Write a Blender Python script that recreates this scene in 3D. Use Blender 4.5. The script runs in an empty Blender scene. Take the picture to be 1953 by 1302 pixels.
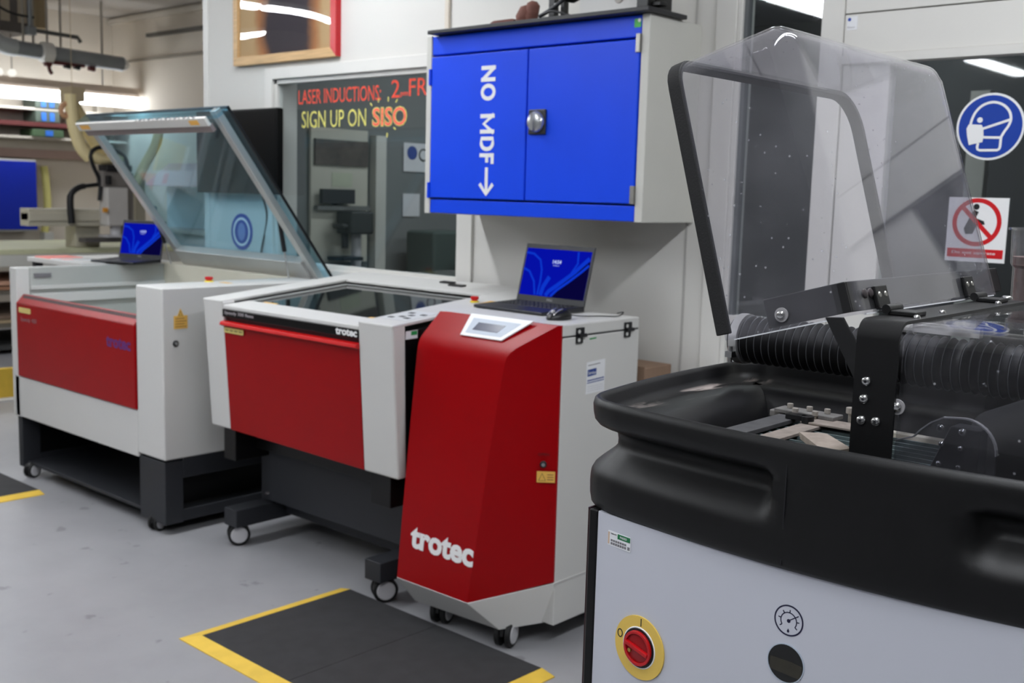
import bpy, bmesh, math, random
from mathutils import Vector, Matrix
random.seed(7)
PI = math.pi
SC = bpy.context.scene
COL = SC.collection

# ------------------------------------------------------------------ camera, world, lights, exposure
cam_d = bpy.data.cameras.new('camera')
cam = bpy.data.objects.new('camera', cam_d); COL.objects.link(cam)
cam_d.sensor_width = 36.0
cam_d.lens = 36.0 * 2081.05 / 1953.0
cam_d.clip_start = 0.05
def camera_pose():
    pitch, roll, yaw = [math.radians(a) for a in (7.646, 1.595, -41.708)]
    fw = Vector((0, math.cos(pitch), -math.sin(pitch))); up = Vector((0, math.sin(pitch), math.cos(pitch))); rt = Vector((1, 0, 0))
    r2 = rt * math.cos(roll) + up * math.sin(roll); u2 = up * math.cos(roll) - rt * math.sin(roll)
    Rz = Matrix.Rotation(-yaw, 3, 'Z')
    r2, u2, f2 = Rz @ r2, Rz @ u2, Rz @ fw
    m = Matrix((r2, u2, -f2)).transposed().to_4x4()
    m.translation = Vector((0, 0, 1.45))
    return m
cam.matrix_world = camera_pose()
cam_d.dof.use_dof = True
cam_d.dof.focus_distance = 1.56
cam_d.dof.aperture_fstop = 8.0
SC.camera = cam

w = bpy.data.worlds.new('world'); SC.world = w; w.use_nodes = True
w.node_tree.nodes['Background'].inputs[0].default_value = (0.5, 0.52, 0.55, 1)
w.node_tree.nodes['Background'].inputs[1].default_value = 0.25
SC.view_settings.view_transform = 'Standard'
SC.view_settings.look = 'None'
SC.view_settings.gamma = 1.0
SC.view_settings.use_curve_mapping = False
SC.view_settings.exposure = 0.0
LAMP = 47.0          # strength of the fluorescent diffusers in the main room
LAMP_FAR = 15.0
try:
    SC.cycles.max_bounces = 10; SC.cycles.transparent_max_bounces = 16
    SC.cycles.caustics_reflective = False; SC.cycles.caustics_refractive = False
    SC.cycles.sample_clamp_indirect = 6.0
    SC.cycles.use_denoising = True
except Exception:
    pass

# ------------------------------------------------------------------ materials
MATS = {}
def lin(c):
    return tuple(((v / 255.0) / 12.92 if v / 255.0 <= 0.04045 else ((v / 255.0 + 0.055) / 1.055) ** 2.4) for v in c)
def mat(name, rgb, rough=0.5, metal=0.0, var=0.04, scale=6.0, bump=0.0, bscale=200.0, spec=0.5, coat=0.0, stretch=None):
    """Painted / moulded surface: base colour with faint procedural mottling and optional fine relief. rgb is sRGB 0..255."""
    if name in MATS: return MATS[name]
    m = bpy.data.materials.new(name); m.use_nodes = True
    nt = m.node_tree; b = nt.nodes['Principled BSDF']
    c = lin(rgb)
    tc = nt.nodes.new('ShaderNodeTexCoord'); n = nt.nodes.new('ShaderNodeTexNoise'); n.inputs['Scale'].default_value = scale; n.inputs['Detail'].default_value = 4
    src = tc.outputs['Object']
    if stretch:
        mp = nt.nodes.new('ShaderNodeMapping'); mp.inputs['Scale'].default_value = stretch
        nt.links.new(src, mp.inputs[0]); src = mp.outputs[0]
    nt.links.new(src, n.inputs['Vector'])
    r = nt.nodes.new('ShaderNodeValToRGB')
    r.color_ramp.elements[0].position = 0.3; r.color_ramp.elements[1].position = 0.7
    r.color_ramp.elements[0].color = (*[v * (1 - var) for v in c], 1); r.color_ramp.elements[1].color = (*[min(1, v * (1 + var)) for v in c], 1)
    nt.links.new(n.outputs['Fac'], r.inputs[0]); nt.links.new(r.outputs[0], b.inputs['Base Color'])
    b.inputs['Roughness'].default_value = rough; b.inputs['Metallic'].default_value = metal
    b.inputs['Specular IOR Level'].default_value = spec
    if coat: b.inputs['Coat Weight'].default_value = coat; b.inputs['Coat Roughness'].default_value = 0.1
    if bump:
        n2 = nt.nodes.new('ShaderNodeTexNoise'); n2.inputs['Scale'].default_value = bscale
        nt.links.new(tc.outputs['Object'], n2.inputs['Vector'])
        bp = nt.nodes.new('ShaderNodeBump'); bp.inputs['Strength'].default_value = bump; bp.inputs['Distance'].default_value = 0.002
        nt.links.new(n2.outputs['Fac'], bp.inputs['Height']); nt.links.new(bp.outputs[0], b.inputs['Normal'])
    MATS[name] = m
    return m
def emit(name, rgb, s):
    if name in MATS: return MATS[name]
    m = bpy.data.materials.new(name); m.use_nodes = True; nt = m.node_tree
    nt.nodes.remove(nt.nodes['Principled BSDF'])
    e = nt.nodes.new('ShaderNodeEmission'); e.inputs[0].default_value = (*lin(rgb), 1); e.inputs[1].default_value = s
    nt.links.new(e.outputs[0], nt.nodes['Material Output'].inputs[0])
    MATS[name] = m; return m
def clear(name, tint, ior=1.49, haze=0.0, hscale=30.0, rough=0.02, hazecol=(200, 200, 205)):
    """Clear sheet: tinted transmission, Fresnel reflection, and dust / scratches as a patchy diffuse film."""
    if name in MATS: return MATS[name]
    m = bpy.data.materials.new(name); m.use_nodes = True; nt = m.node_tree
    nt.nodes.remove(nt.nodes['Principled BSDF'])
    tr = nt.nodes.new('ShaderNodeBsdfTransparent'); tr.inputs[0].default_value = (*tint, 1)
    gl = nt.nodes.new('ShaderNodeBsdfGlossy'); gl.inputs['Roughness'].default_value = rough; gl.inputs[0].default_value = (0.95, 0.95, 0.95, 1)
    lw = nt.nodes.new('ShaderNodeLayerWeight'); lw.inputs[0].default_value = 0.5
    pw = nt.nodes.new('ShaderNodeMath'); pw.operation = 'POWER'; pw.inputs[1].default_value = 5.0; nt.links.new(lw.outputs['Facing'], pw.inputs[0])
    f0 = ((ior - 1) / (ior + 1)) ** 2
    fr = nt.nodes.new('ShaderNodeMath'); fr.operation = 'MULTIPLY_ADD'; fr.inputs[1].default_value = 1 - f0; fr.inputs[2].default_value = f0; nt.links.new(pw.outputs[0], fr.inputs[0])
    mx = nt.nodes.new('ShaderNodeMixShader')
    nt.links.new(fr.outputs[0], mx.inputs[0]); nt.links.new(tr.outputs[0], mx.inputs[1]); nt.links.new(gl.outputs[0], mx.inputs[2])
    out = mx
    if haze:
        df = nt.nodes.new('ShaderNodeBsdfDiffuse'); df.inputs[0].default_value = (*lin(hazecol), 1)
        tc = nt.nodes.new('ShaderNodeTexCoord')
        n = nt.nodes.new('ShaderNodeTexNoise'); n.inputs['Scale'].default_value = hscale; n.inputs['Detail'].default_value = 6
        nt.links.new(tc.outputs['Object'], n.inputs['Vector'])
        v = nt.nodes.new('ShaderNodeTexVoronoi'); v.inputs['Scale'].default_value = 55.0
        nt.links.new(tc.outputs['Object'], v.inputs['Vector'])
        lt = nt.nodes.new('ShaderNodeMapRange'); lt.inputs[1].default_value = 0.06; lt.inputs[2].default_value = 0.12; lt.inputs[3].default_value = 0.35; lt.inputs[4].default_value = 0.0
        nt.links.new(v.outputs['Distance'], lt.inputs[0])
        mr = nt.nodes.new('ShaderNodeMapRange'); mr.inputs[1].default_value = 0.35; mr.inputs[2].default_value = 0.75; mr.inputs[3].default_value = haze * 0.6; mr.inputs[4].default_value = haze * 1.5
        nt.links.new(n.outputs['Fac'], mr.inputs[0])
        n3 = nt.nodes.new('ShaderNodeTexNoise'); n3.inputs['Scale'].default_value = 7.0
        nt.links.new(tc.outputs['Object'], n3.inputs['Vector'])
        g = nt.nodes.new('ShaderNodeMath'); g.operation = 'GREATER_THAN'; g.inputs[1].default_value = 0.54
        nt.links.new(n3.outputs['Fac'], g.inputs[0])
        mu = nt.nodes.new('ShaderNodeMath'); mu.operation = 'MULTIPLY'
        nt.links.new(lt.outputs[0], mu.inputs[0]); nt.links.new(g.outputs[0], mu.inputs[1])
        ad = nt.nodes.new('ShaderNodeMath'); ad.operation = 'ADD'; ad.use_clamp = True
        nt.links.new(mr.outputs[0], ad.inputs[0]); nt.links.new(mu.outputs[0], ad.inputs[1])
        m2 = nt.nodes.new('ShaderNodeMixShader')
        nt.links.new(ad.outputs[0], m2.inputs[0]); nt.links.new(mx.outputs[0], m2.inputs[1]); nt.links.new(df.outputs[0], m2.inputs[2])
        out = m2
    nt.links.new(out.outputs[0], nt.nodes['Material Output'].inputs[0])
    MATS[name] = m; return m

WHITE_WALL = mat('wall_paint', (214, 212, 207), 0.75, var=0.015, scale=1.2, bump=0.05, bscale=90)
FAR_WALL = mat('far_wall_paint', (212, 202, 188), 0.85, var=0.04, scale=1.0)
CEIL = mat('ceiling_paint', (196, 190, 184), 0.9, var=0.03)
TRIM = mat('white_trim', (219, 217, 212), 0.45, var=0.01)
MACH = mat('machine_white', (208, 207, 204), 0.42, var=0.012, scale=3, bump=0.04, bscale=500)
MACH_IN = mat('machine_inside_grey', (178, 180, 176), 0.5, var=0.02)
CREAM = mat('machine_cream', (214, 208, 190), 0.5, var=0.02)
RED = mat('machine_red', (150, 0, 7), 0.3, var=0.03, scale=4, bump=0.08, bscale=700, spec=0.2)
RED_LIP = mat('red_lip', (196, 14, 18), 0.35, var=0.02)
DARK = mat('charcoal_steel', (38, 40, 45), 0.55, var=0.05)
BLACK = mat('black_plastic', (11, 11, 12), 0.42, var=0.08, bump=0.1, bscale=300)
BLACKM = mat('black_powder_coat', (9, 9, 10), 0.38, var=0.08, bump=0.05, bscale=600, spec=0.35)
RUBBER = mat('black_rubber', (15, 15, 16), 0.7, var=0.12, bump=0.2, bscale=400)
GREYP = mat('castor_grey', (196, 195, 198), 0.5, var=0.03)
CHROME = mat('bright_steel', (215, 215, 215), 0.22, metal=1.0, var=0.05)
STEEL = mat('dull_steel', (170, 168, 162), 0.4, metal=0.9, var=0.1, scale=40)
ALU = mat('aluminium', (200, 200, 198), 0.4, metal=0.7, var=0.04)
BLUE = mat('cabinet_blue', (0, 70, 232), 0.42, var=0.03, scale=5, bump=0.05, bscale=500, spec=0.35)
CABG = mat('cabinet_grey', (204, 203, 196), 0.5, var=0.015, bump=0.05, bscale=500)
WHITE = mat('white_vinyl', (240, 240, 240), 0.5, var=0.01)
PAPER = mat('paper_white', (232, 233, 236), 0.7, var=0.02)
YELLOW = mat('mat_yellow', (222, 184, 66), 0.7, var=0.08, scale=14, bump=0.15, bscale=120)
LABEL_Y = mat('label_yellow', (226, 178, 84), 0.5, var=0.03)
LABEL_PALE = mat('label_pale_yellow', (214, 196, 120), 0.5, var=0.05)
INK = mat('black_ink', (16, 16, 20), 0.5, var=0.02)
SIGN_BLUE = mat('sign_blue', (0, 58, 160), 0.4, var=0.02)
SIGN_RED = mat('sign_red', (206, 10, 22), 0.4, var=0.02)
GREEN = mat('sticker_green', (40, 150, 80), 0.5, var=0.02)
GREY_INK = mat('grey_ink', (120, 118, 122), 0.5, var=0.02)
LCD = mat('lcd_dark', (62, 66, 88), 0.2, var=0.02)
PANELGREY = mat('keypad_blue_grey', (176, 186, 200), 0.4, var=0.02)
WOOD = mat('frame_wood', (206, 168, 118), 0.5, var=0.14, scale=8, stretch=(1, 14, 14))
CARD = mat('cardboard', (142, 116, 96), 0.85, var=0.08, scale=20)
HOSE_Y = mat('cream_hose', (242, 224, 172), 0.55, var=0.05)
GLASS_W = clear('window_glass', (0.92, 0.945, 0.945), 1.5)
GLASS_T = clear('tinted_lid_glass', (0.71, 0.905, 0.985), 1.5)
ACRYL = clear('hood_acrylic', (0.92, 0.915, 0.945), 1.5, haze=0.055, hscale=9, rough=0.03)
ACRYL2 = clear('tunnel_acrylic', (0.90, 0.90, 0.92), 1.49, haze=0.010, hscale=14, rough=0.04)
LAMP_M = emit('lamp_diffuser', (246, 250, 255), LAMP)
LAMP_F = emit('far_lamp_diffuser', (244, 250, 255), LAMP_FAR)

def floor_material():
    m = bpy.data.materials.new('floor_grey_resin'); m.use_nodes = True; nt = m.node_tree; b = nt.nodes['Principled BSDF']
    tc = nt.nodes.new('ShaderNodeTexCoord')
    n = nt.nodes.new('ShaderNodeTexNoise'); n.inputs['Scale'].default_value = 1.6; n.inputs['Detail'].default_value = 7; n.inputs['Roughness'].default_value = 0.6
    nt.links.new(tc.outputs['Object'], n.inputs['Vector'])
    r = nt.nodes.new('ShaderNodeValToRGB'); r.color_ramp.elements[0].position = 0.3; r.color_ramp.elements[1].position = 0.72
    r.color_ramp.elements[0].color = (*lin((142, 142, 145)), 1); r.color_ramp.elements[1].color = (*lin((160, 160, 163)), 1)
    nt.links.new(n.outputs['Fac'], r.inputs[0])
    v = nt.nodes.new('ShaderNodeTexNoise'); v.inputs['Scale'].default_value = 9.0; v.inputs['Detail'].default_value = 3
    nt.links.new(tc.outputs['Object'], v.inputs['Vector'])
    mr = nt.nodes.new('ShaderNodeMapRange'); mr.inputs[1].default_value = 0.66; mr.inputs[2].default_value = 0.71; mr.inputs[3].default_value = 0; mr.inputs[4].default_value = 0.5
    nt.links.new(v.outputs['Fac'], mr.inputs[0])
    mx = nt.nodes.new('ShaderNodeMixRGB'); mx.inputs[2].default_value = (*lin((92, 92, 92)), 1)
    nt.links.new(mr.outputs[0], mx.inputs[0]); nt.links.new(r.outputs[0], mx.inputs[1]); nt.links.new(mx.outputs[0], b.inputs['Base Color'])
    b.inputs['Roughness'].default_value = 0.38
    return m
FLOOR_M = floor_material()

# ------------------------------------------------------------------ mesh helpers (world coordinates in, origin at the thing's base)
class MB:
    def __init__(s): s.bm = bmesh.new()
    def box(s, a, b):
        x0, y0, z0 = a; x1, y1, z1 = b
        v = [s.bm.verts.new(p) for p in ((x0,y0,z0),(x1,y0,z0),(x1,y1,z0),(x0,y1,z0),(x0,y0,z1),(x1,y0,z1),(x1,y1,z1),(x0,y1,z1))]
        for f in ((0,3,2,1),(4,5,6,7),(0,1,5,4),(1,2,6,5),(2,3,7,6),(3,0,4,7)): s.bm.faces.new([v[i] for i in f])
        return s
    def hexa(s, lo, hi):
        """two loops of points joined into a solid (same count, same winding)"""
        n = len(lo); a = [s.bm.verts.new(p) for p in lo]; b = [s.bm.verts.new(p) for p in hi]
        s.bm.faces.new(a[::-1]); s.bm.faces.new(b)
        for i in range(n): s.bm.faces.new((a[i], a[(i+1) % n], b[(i+1) % n], b[i]))
        return s
    def prism(s, pts, d):
        d = Vector(d); return s.hexa(pts, [Vector(p) + d for p in pts])
    def cyl(s, p0, p1, r, n=16, r2=None):
        return s.lathe(p0, p1, [(0, r), (1, r if r2 is None else r2)], n)
    def lathe(s, p0, p1, prof, n=24):
        """prof: (t along axis 0..1, radius); capped"""
        p0, p1 = Vector(p0), Vector(p1); ax = (p1 - p0); u = ax.normalized().orthogonal().normalized(); w_ = ax.normalized().cross(u)
        rings = []
        for t, r in prof:
            rings.append([s.bm.verts.new(p0 + ax * t + (u * math.cos(2*PI*i/n) + w_ * math.sin(2*PI*i/n)) * r) for i in range(n)])
        for a, b in zip(rings, rings[1:]):
            for i in range(n): s.bm.faces.new((a[i], a[(i+1) % n], b[(i+1) % n], b[i]))
        s.bm.faces.new(rings[0][::-1]); s.bm.faces.new(rings[-1])
        return s
    def tube(s, path, r, n=10, closed=False):
        path = [Vector(p) for p in path]; rr = r if isinstance(r, (list, tuple)) else [r] * len(path)
        t0 = (path[1] - path[0]).normalized(); u = t0.orthogonal().normalized(); rings = []
        for i, p in enumerate(path):
            t = (path[min(i+1, len(path)-1)] - path[max(i-1, 0)]).normalized()
            u = (u - t * u.dot(t)).normalized(); w_ = t.cross(u)
            rings.append([s.bm.verts.new(p + (u * math.cos(2*PI*k/n) + w_ * math.sin(2*PI*k/n)) * rr[i]) for k in range(n)])
        for a, b in zip(rings, rings[1:]):
            for k in range(n): s.bm.faces.new((a[k], a[(k+1) % n], b[(k+1) % n], b[k]))
        s.bm.faces.new(rings[0][::-1]); s.bm.faces.new(rings[-1])
        return s
    def ribbon(s, pts, w_, th, o, X, Y, closed=False):
        """flat stroke of width w_ along 2-D pts, on the plane o + x X + y Y, raised by th towards X x Y"""
        o, X, Y = Vector(o), Vector(X), Vector(Y); N = X.cross(Y).normalized() * th
        P = [Vector((p[0], p[1])) for p in pts]; n = len(P); L, R = [], []
        for i in range(n):
            a = P[(i-1) % n] if (closed or i > 0) else P[i]; b = P[(i+1) % n] if (closed or i < n-1) else P[i]
            t = (b - a).normalized(); nn = Vector((-t.y, t.x)) * w_ / 2
            L.append(P[i] + nn); R.append(P[i] - nn)
        mk = lambda q, k: s.bm.verts.new(o + X * q.x + Y * q.y + N * k)
        Lt = [mk(q, 1) for q in L]; Rt = [mk(q, 1) for q in R]; Lb = [mk(q, 0) for q in L]; Rb = [mk(q, 0) for q in R]
        rng = range(n if closed else n-1)
        for i in rng:
            j = (i+1) % n
            s.bm.faces.new((Rt[i], Rt[j], Lt[j], Lt[i])); s.bm.faces.new((Lb[i], Lt[i], Lt[j], Lb[j])); s.bm.faces.new((Rb[j], Rt[j], Rt[i], Rb[i]))
        return s
    def plate(s, pts, th, o, X, Y):
        """flat polygon of 2-D pts with thickness th on the plane o + x X + y Y"""
        o, X, Y = Vector(o), Vector(X), Vector(Y); N = X.cross(Y).normalized() * th
        lo = [o + X * p[0] + Y * p[1] for p in pts]
        return s.hexa(lo, [p + N for p in lo])
def root_of(p):
    while p.parent: p = p.parent
    return p
def build(mb, name, material, parent=None, smooth=0, bevel=0.0, seg=2, loc=None, **props):
    """link the collected shape as one mesh object; with a parent it becomes a part of that thing"""
    bm = mb.bm if isinstance(mb, MB) else mb
    bmesh.ops.recalc_face_normals(bm, faces=bm.faces[:])
    if parent is not None: off = Vector(root_of(parent).location)
    elif loc is not None: off = Vector(loc)
    else:
        xs = [v.co for v in bm.verts]; off = Vector(((min(v.x for v in xs)+max(v.x for v in xs))/2, (min(v.y for v in xs)+max(v.y for v in xs))/2, min(v.z for v in xs)))
    bmesh.ops.translate(bm, verts=bm.verts[:], vec=-off)
    me = bpy.data.meshes.new(name); bm.to_mesh(me); bm.free()
    if material: me.materials.append(material)
    if smooth:
        me.polygons.foreach_set('use_smooth', [True] * len(me.polygons)); me.set_sharp_from_angle(angle=math.radians(smooth))
    o = bpy.data.objects.new(name, me); COL.objects.link(o)
    if parent is not None: o.parent = parent
    else: o.location = off
    if bevel:
        md = o.modifiers.new('bevel', 'BEVEL'); md.width = bevel; md.segments = seg; md.limit_method = 'ANGLE'; md.angle_limit = math.radians(40); md.harden_normals = True
        me.polygons.foreach_set('use_smooth', [True] * len(me.polygons))
        if not smooth: me.set_sharp_from_angle(angle=math.radians(30))
    for k, v in props.items(): o[k] = v
    return o
def thing(name, loc, label, cat, group=None):
    o = bpy.data.objects.new(name, None); COL.objects.link(o); o.location = loc; o.empty_display_size = 0.1
    o['label'] = label; o['category'] = cat
    if group: o['group'] = group
    return o
def tag(o, label, cat, group=None):
    o['label'] = label; o['category'] = cat
    if group: o['group'] = group
    return o
def copy_part(o, parent, delta):
    """copy of a part (and its sub-parts) under the same thing, moved by delta; shares meshes"""
    c = o.copy(); COL.objects.link(c); c.parent = parent; c.location = Vector(o.location) + Vector(delta)
    for ch in list(o.children):
        d = ch.copy(); COL.objects.link(d); d.parent = c
    return c
def copy_thing(o, delta, label=None):
    c = o.copy(); COL.objects.link(c); c.location = Vector(o.location) + Vector(delta)
    if label: c['label'] = label
    for ch in list(o.children): 
        d = ch.copy(); COL.objects.link(d); d.parent = c
        for g in list(ch.children):
            e = g.copy(); COL.objects.link(e); e.parent = d
    return c
def structure(mb, name, material, bevel=0.0, parent=None, smooth=0):
    o = build(mb, name, material, parent, bevel=bevel, smooth=smooth, loc=None if parent else (0, 0, 0))
    if parent is None: o['kind'] = 'structure'
    return o
def text(s, name, material, parent, o, X, Y, width, height=None, th=0.0006, bold=0.0, label=None, shear=0.0, spacing=1.0, outline=0.0):
    """writing on a surface: lower-left corner o, reading direction X, up direction Y, fitted to width (and height)"""
    cu = bpy.data.curves.new(name, 'FONT'); cu.body = s; cu.size = 1.0; cu.offset = bold; cu.shear = shear; cu.space_character = spacing
    cu.resolution_u = 3
    if outline: cu.fill_mode = 'NONE'; cu.bevel_depth = outline; cu.bevel_resolution = 0
    tmp = bpy.data.objects.new(name, cu); COL.objects.link(tmp)
    dg = bpy.context.evaluated_depsgraph_get(); me = bpy.data.meshes.new_from_object(tmp.evaluated_get(dg))
    bpy.data.objects.remove(tmp); bpy.data.curves.remove(cu)
    bm = bmesh.new(); bm.from_mesh(me); bpy.data.meshes.remove(me)
    for f in bm.faces: f.smooth = False
    x0 = min(v.co.x for v in bm.verts); x1 = max(v.co.x for v in bm.verts); y0 = min(v.co.y for v in bm.verts); y1 = max(v.co.y for v in bm.verts)
    sx = width / (x1 - x0); sy = (height / (y1 - y0)) if height else sx
    if outline:
        for v in bm.verts: v.co.z = v.co.z / outline
    else:
        r = bmesh.ops.extrude_face_region(bm, geom=bm.faces[:])
        for v in [g for g in r['geom'] if isinstance(g, bmesh.types.BMVert)]: v.co.z += 1
    o, X, Y = Vector(o), Vector(X).normalized(), Vector(Y).normalized(); N = X.cross(Y).normalized()
    for v in bm.verts: v.co = o + X * ((v.co.x - x0) * sx) + Y * ((v.co.y - y0) * sy) + N * (th * v.co.z)
    ob = build(bm, name, material, parent)
    if label: ob['label'] = label
    return ob
def arc(cx, cy, rx, ry, a0, a1, n=24):
    return [(cx + rx * math.cos(math.radians(a0 + (a1 - a0) * i / n)), cy + ry * math.sin(math.radians(a0 + (a1 - a0) * i / n))) for i in range(n + 1)]
def circle(cx, cy, r, n=32): return [(cx + r * math.cos(2*PI*i/n), cy + r * math.sin(2*PI*i/n)) for i in range(n)]
def rounded(x0, y0, x1, y1, r, n=5):
    p = []
    for cx, cy, a in ((x1-r, y1-r, 0), (x0+r, y1-r, 90), (x0+r, y0+r, 180), (x1-r, y0+r, 270)):
        p += [(cx + r * math.cos(math.radians(a + 90*i/n)), cy + r * math.sin(math.radians(a + 90*i/n))) for i in range(n+1)]
    return p
def smooth_path(pts, k=6):
    """Catmull-Rom through pts"""
    P = [Vector(p) for p in pts]; P = [P[0]*2 - P[1]] + P + [P[-1]*2 - P[-2]]; out = []
    for i in range(1, len(P)-2):
        for j in range(k):
            t = j / k; a, b, c, d = P[i-1], P[i], P[i+1], P[i+2]
            out.append(0.5 * ((2*b) + (c-a)*t + (2*a-5*b+4*c-d)*t*t + (-a+3*b-3*c+d)*t**3))
    out.append(P[-2]); return out

EX, EY, EZ = Vector((1,0,0)), Vector((0,1,0)), Vector((0,0,1))

# ------------------------------------------------------------------ room shell
WY = 3.30           # face of the window wall
CZ = 3.32
structure(MB().box((-12.2, -6.7, -0.1), (3.2, 6.6, 0.0)), 'floor', FLOOR_M)
structure(MB().box((-8.0, -6.7, CZ), (3.2, 6.6, CZ + 0.1)), 'ceiling', mat('ceiling_white', (228, 226, 222), 0.9, var=0.02))
structure(MB().box((-12.2, -6.7, CZ), (-8.0, 6.6, CZ + 0.1)), 'ceiling_far', CEIL)
structure(MB().box((-12.15, -6.7, 0), (-12.0, 6.6, CZ)), 'wall_left', FAR_WALL)
structure(MB().box((-12.0, 6.45, 0), (-5.16, 6.6, CZ)), 'wall_back_far', FAR_WALL)
structure(MB().box((-12.0, -6.7, 0), (3.2, -6.55, CZ)), 'wall_front', mat('front_wall_grey', (150, 150, 154), 0.8))
structure(MB().box((3.05, -6.55, 0), (3.2, 6.6, CZ)), 'wall_right', mat('right_wall_grey', (150, 150, 150), 0.8))
W1 = (-4.56, -3.262, 1.075, 1.98)          # window opening
wb = MB()
wb.box((-5.16, WY, 0), (W1[0], WY+0.14, CZ)).box((W1[1], WY, 0), (-1.985, WY+0.14, CZ)).box((W1[0], WY, 0), (W1[1], WY+0.14, W1[2])).box((W1[0], WY, W1[3]), (W1[1], WY+0.14, CZ))
wb.box((-1.985, WY+0.02, 2.6), (3.05, WY+0.14, CZ)).box((0.6, WY, 0), (3.05, WY+0.14, 2.6))
structure(wb, 'wall_back', WHITE_WALL)
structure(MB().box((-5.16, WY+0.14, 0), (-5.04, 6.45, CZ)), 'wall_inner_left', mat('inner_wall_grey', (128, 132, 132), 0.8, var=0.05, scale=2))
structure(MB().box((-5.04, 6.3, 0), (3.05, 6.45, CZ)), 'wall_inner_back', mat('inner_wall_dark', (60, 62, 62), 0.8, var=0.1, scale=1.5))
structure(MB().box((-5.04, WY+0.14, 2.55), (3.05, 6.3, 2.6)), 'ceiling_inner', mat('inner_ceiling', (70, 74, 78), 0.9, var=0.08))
# thin joints and cover strips of the panelled wall right of the tower
structure(MB().box((-2.045, WY-0.012, 0), (-1.965, WY, 2.6)), 'trim_1', TRIM, bevel=0.003)
structure(MB().box((-2.132, WY-0.004, 0), (-2.124, WY, 3.3)), 'trim_2', mat('joint_grey', (176, 174, 170), 0.6))
structure(MB().box((-5.18, WY-0.004, 0), (-5.13, WY+0.144, CZ)), 'trim_3', TRIM, bevel=0.004)
structure(MB().box((-3.356, WY-0.014, 2.12), (-3.332, WY, 3.3)), 'trim_4', mat('conduit_cream', (214, 204, 190), 0.5), bevel=0.003)

# window with the chalk-pen writing
win = build(MB().box((W1[0]-0.06, WY-0.014, W1[2]-0.05), (W1[0], WY+0.004, W1[3]+0.055)).box((W1[1], WY-0.014, W1[2]-0.05), (W1[1]+0.09, WY+0.004, W1[3]+0.055))
            .box((W1[0], WY-0.014, W1[3]), (W1[1], WY+0.004, W1[3]+0.055)).box((W1[0], WY-0.03, W1[2]-0.055), (W1[1], WY+0.004, W1[2])), 'window_1', TRIM, None, bevel=0.003, loc=((W1[0]+W1[1])/2, WY, W1[2]))
win['kind'] = 'structure'
build(MB().box((W1[0], WY+0.004, W1[3]-0.022), (W1[1], WY+0.04, W1[3])).box((W1[0], WY+0.004, W1[2]), (W1[1], WY+0.04, W1[2]+0.02)).box((W1[0], WY+0.004, W1[2]), (W1[0]+0.02, WY+0.04, W1[3])).box((W1[1]-0.012, WY+0.004, W1[2]), (W1[1], WY+0.04, W1[3])), 'glazing_bead', TRIM, win, bevel=0.002)
build(MB().box((W1[0]+0.02, WY+0.018, W1[2]+0.02), (W1[1]-0.012, WY+0.024, W1[3]-0.022)), 'window_pane', GLASS_W, win)
CHALK_R = mat('chalk_red', (224, 74, 52), 0.7, var=0.25, scale=60)
CHALK_Y = mat('chalk_yellow', (216, 208, 110), 0.7, var=0.25, scale=60)
CHALK_P = mat('chalk_coral', (244, 104, 88), 0.7, var=0.15, scale=60)
gy = WY + 0.0175
text('LASER INDUCTIONS:', 'chalk_lettering', CHALK_R, win, (-4.385, gy, 1.855), EX, EZ, 0.60, 0.068, 0.0005, 0.004, 'red chalk-pen writing')
text('2', 'chalk_lettering', CHALK_R, win, (-3.715, gy, 1.862), EX, EZ, 0.055, 0.078, 0.0005, 0.004)
text('pm', 'chalk_lettering', CHALK_R, win, (-3.655, gy, 1.862), EX, EZ, 0.05, 0.022, 0.0005, 0.02)
text('FRI', 'chalk_lettering', CHALK_R, win, (-3.60, gy, 1.866), EX, EZ, 0.135, 0.074, 0.0005, 0.004)
text('SIGN UP ON', 'chalk_lettering', CHALK_Y, win, (-4.36, gy, 1.742), EX, EZ, 0.475, 0.080, 0.0005, 0.0, 'yellow chalk-pen writing')
text('SISO', 'chalk_lettering', CHALK_Y, win, (-3.843, gy, 1.737), EX, EZ, 0.232, 0.088, 0.0003, 0.0, outline=0.04)
text('SISO', 'chalk_lettering', CHALK_P, win, (-3.838, gy-0.0004, 1.741), EX, EZ, 0.222, 0.080, 0.0005, 0.01, 'coral chalk-pen writing')
sp = MB()
for x, z, a in ((-3.80, 1.855, 80), (-3.735, 1.857, 90), (-3.68, 1.848, 40), (-3.85, 1.838, 140), (-3.69, 1.728, -30), (-3.74, 1.70, -90)):
    dx, dz = math.cos(math.radians(a)) * 0.008, math.sin(math.radians(a)) * 0.010
    sp.ribbon([(-dx, -dz), (dx, dz)], 0.007, 0.0005, (x, gy, z), EX, EZ)
build(sp, 'chalk_rays', CHALK_Y, win)

# glazed screen and door to the right
d1 = build(MB().box((-1.965, WY-0.008, 0), (-1.945, WY+0.06, 2.6)).box((-1.66, WY-0.008, 0), (-1.582, WY+0.06, 2.6)).box((-1.945, WY+0.0, 1.01), (-1.66, WY+0.05, 1.06)).box((-1.945, WY, 2.50), (-1.66, WY+0.06, 2.6)), 'window_2', TRIM, None, bevel=0.003, loc=(-1.8, WY, 0))
d1['kind'] = 'structure'
build(MB().box((-1.945, WY+0.02, 1.06), (-1.66, WY+0.026, 2.50)), 'window_pane', GLASS_W, d1)
build(MB().box((-1.945, WY+0.012, 0.0), (-1.66, WY+0.03, 1.01)), 'kick_panel', mat('kick_panel_grey', (176, 180, 178), 0.4), d1)
build(MB().box((-1.945, WY+0.004, 1.06), (-1.93, WY+0.03, 2.5)), 'gasket', mat('gasket_grey', (96, 100, 102), 0.5), d1)
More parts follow.
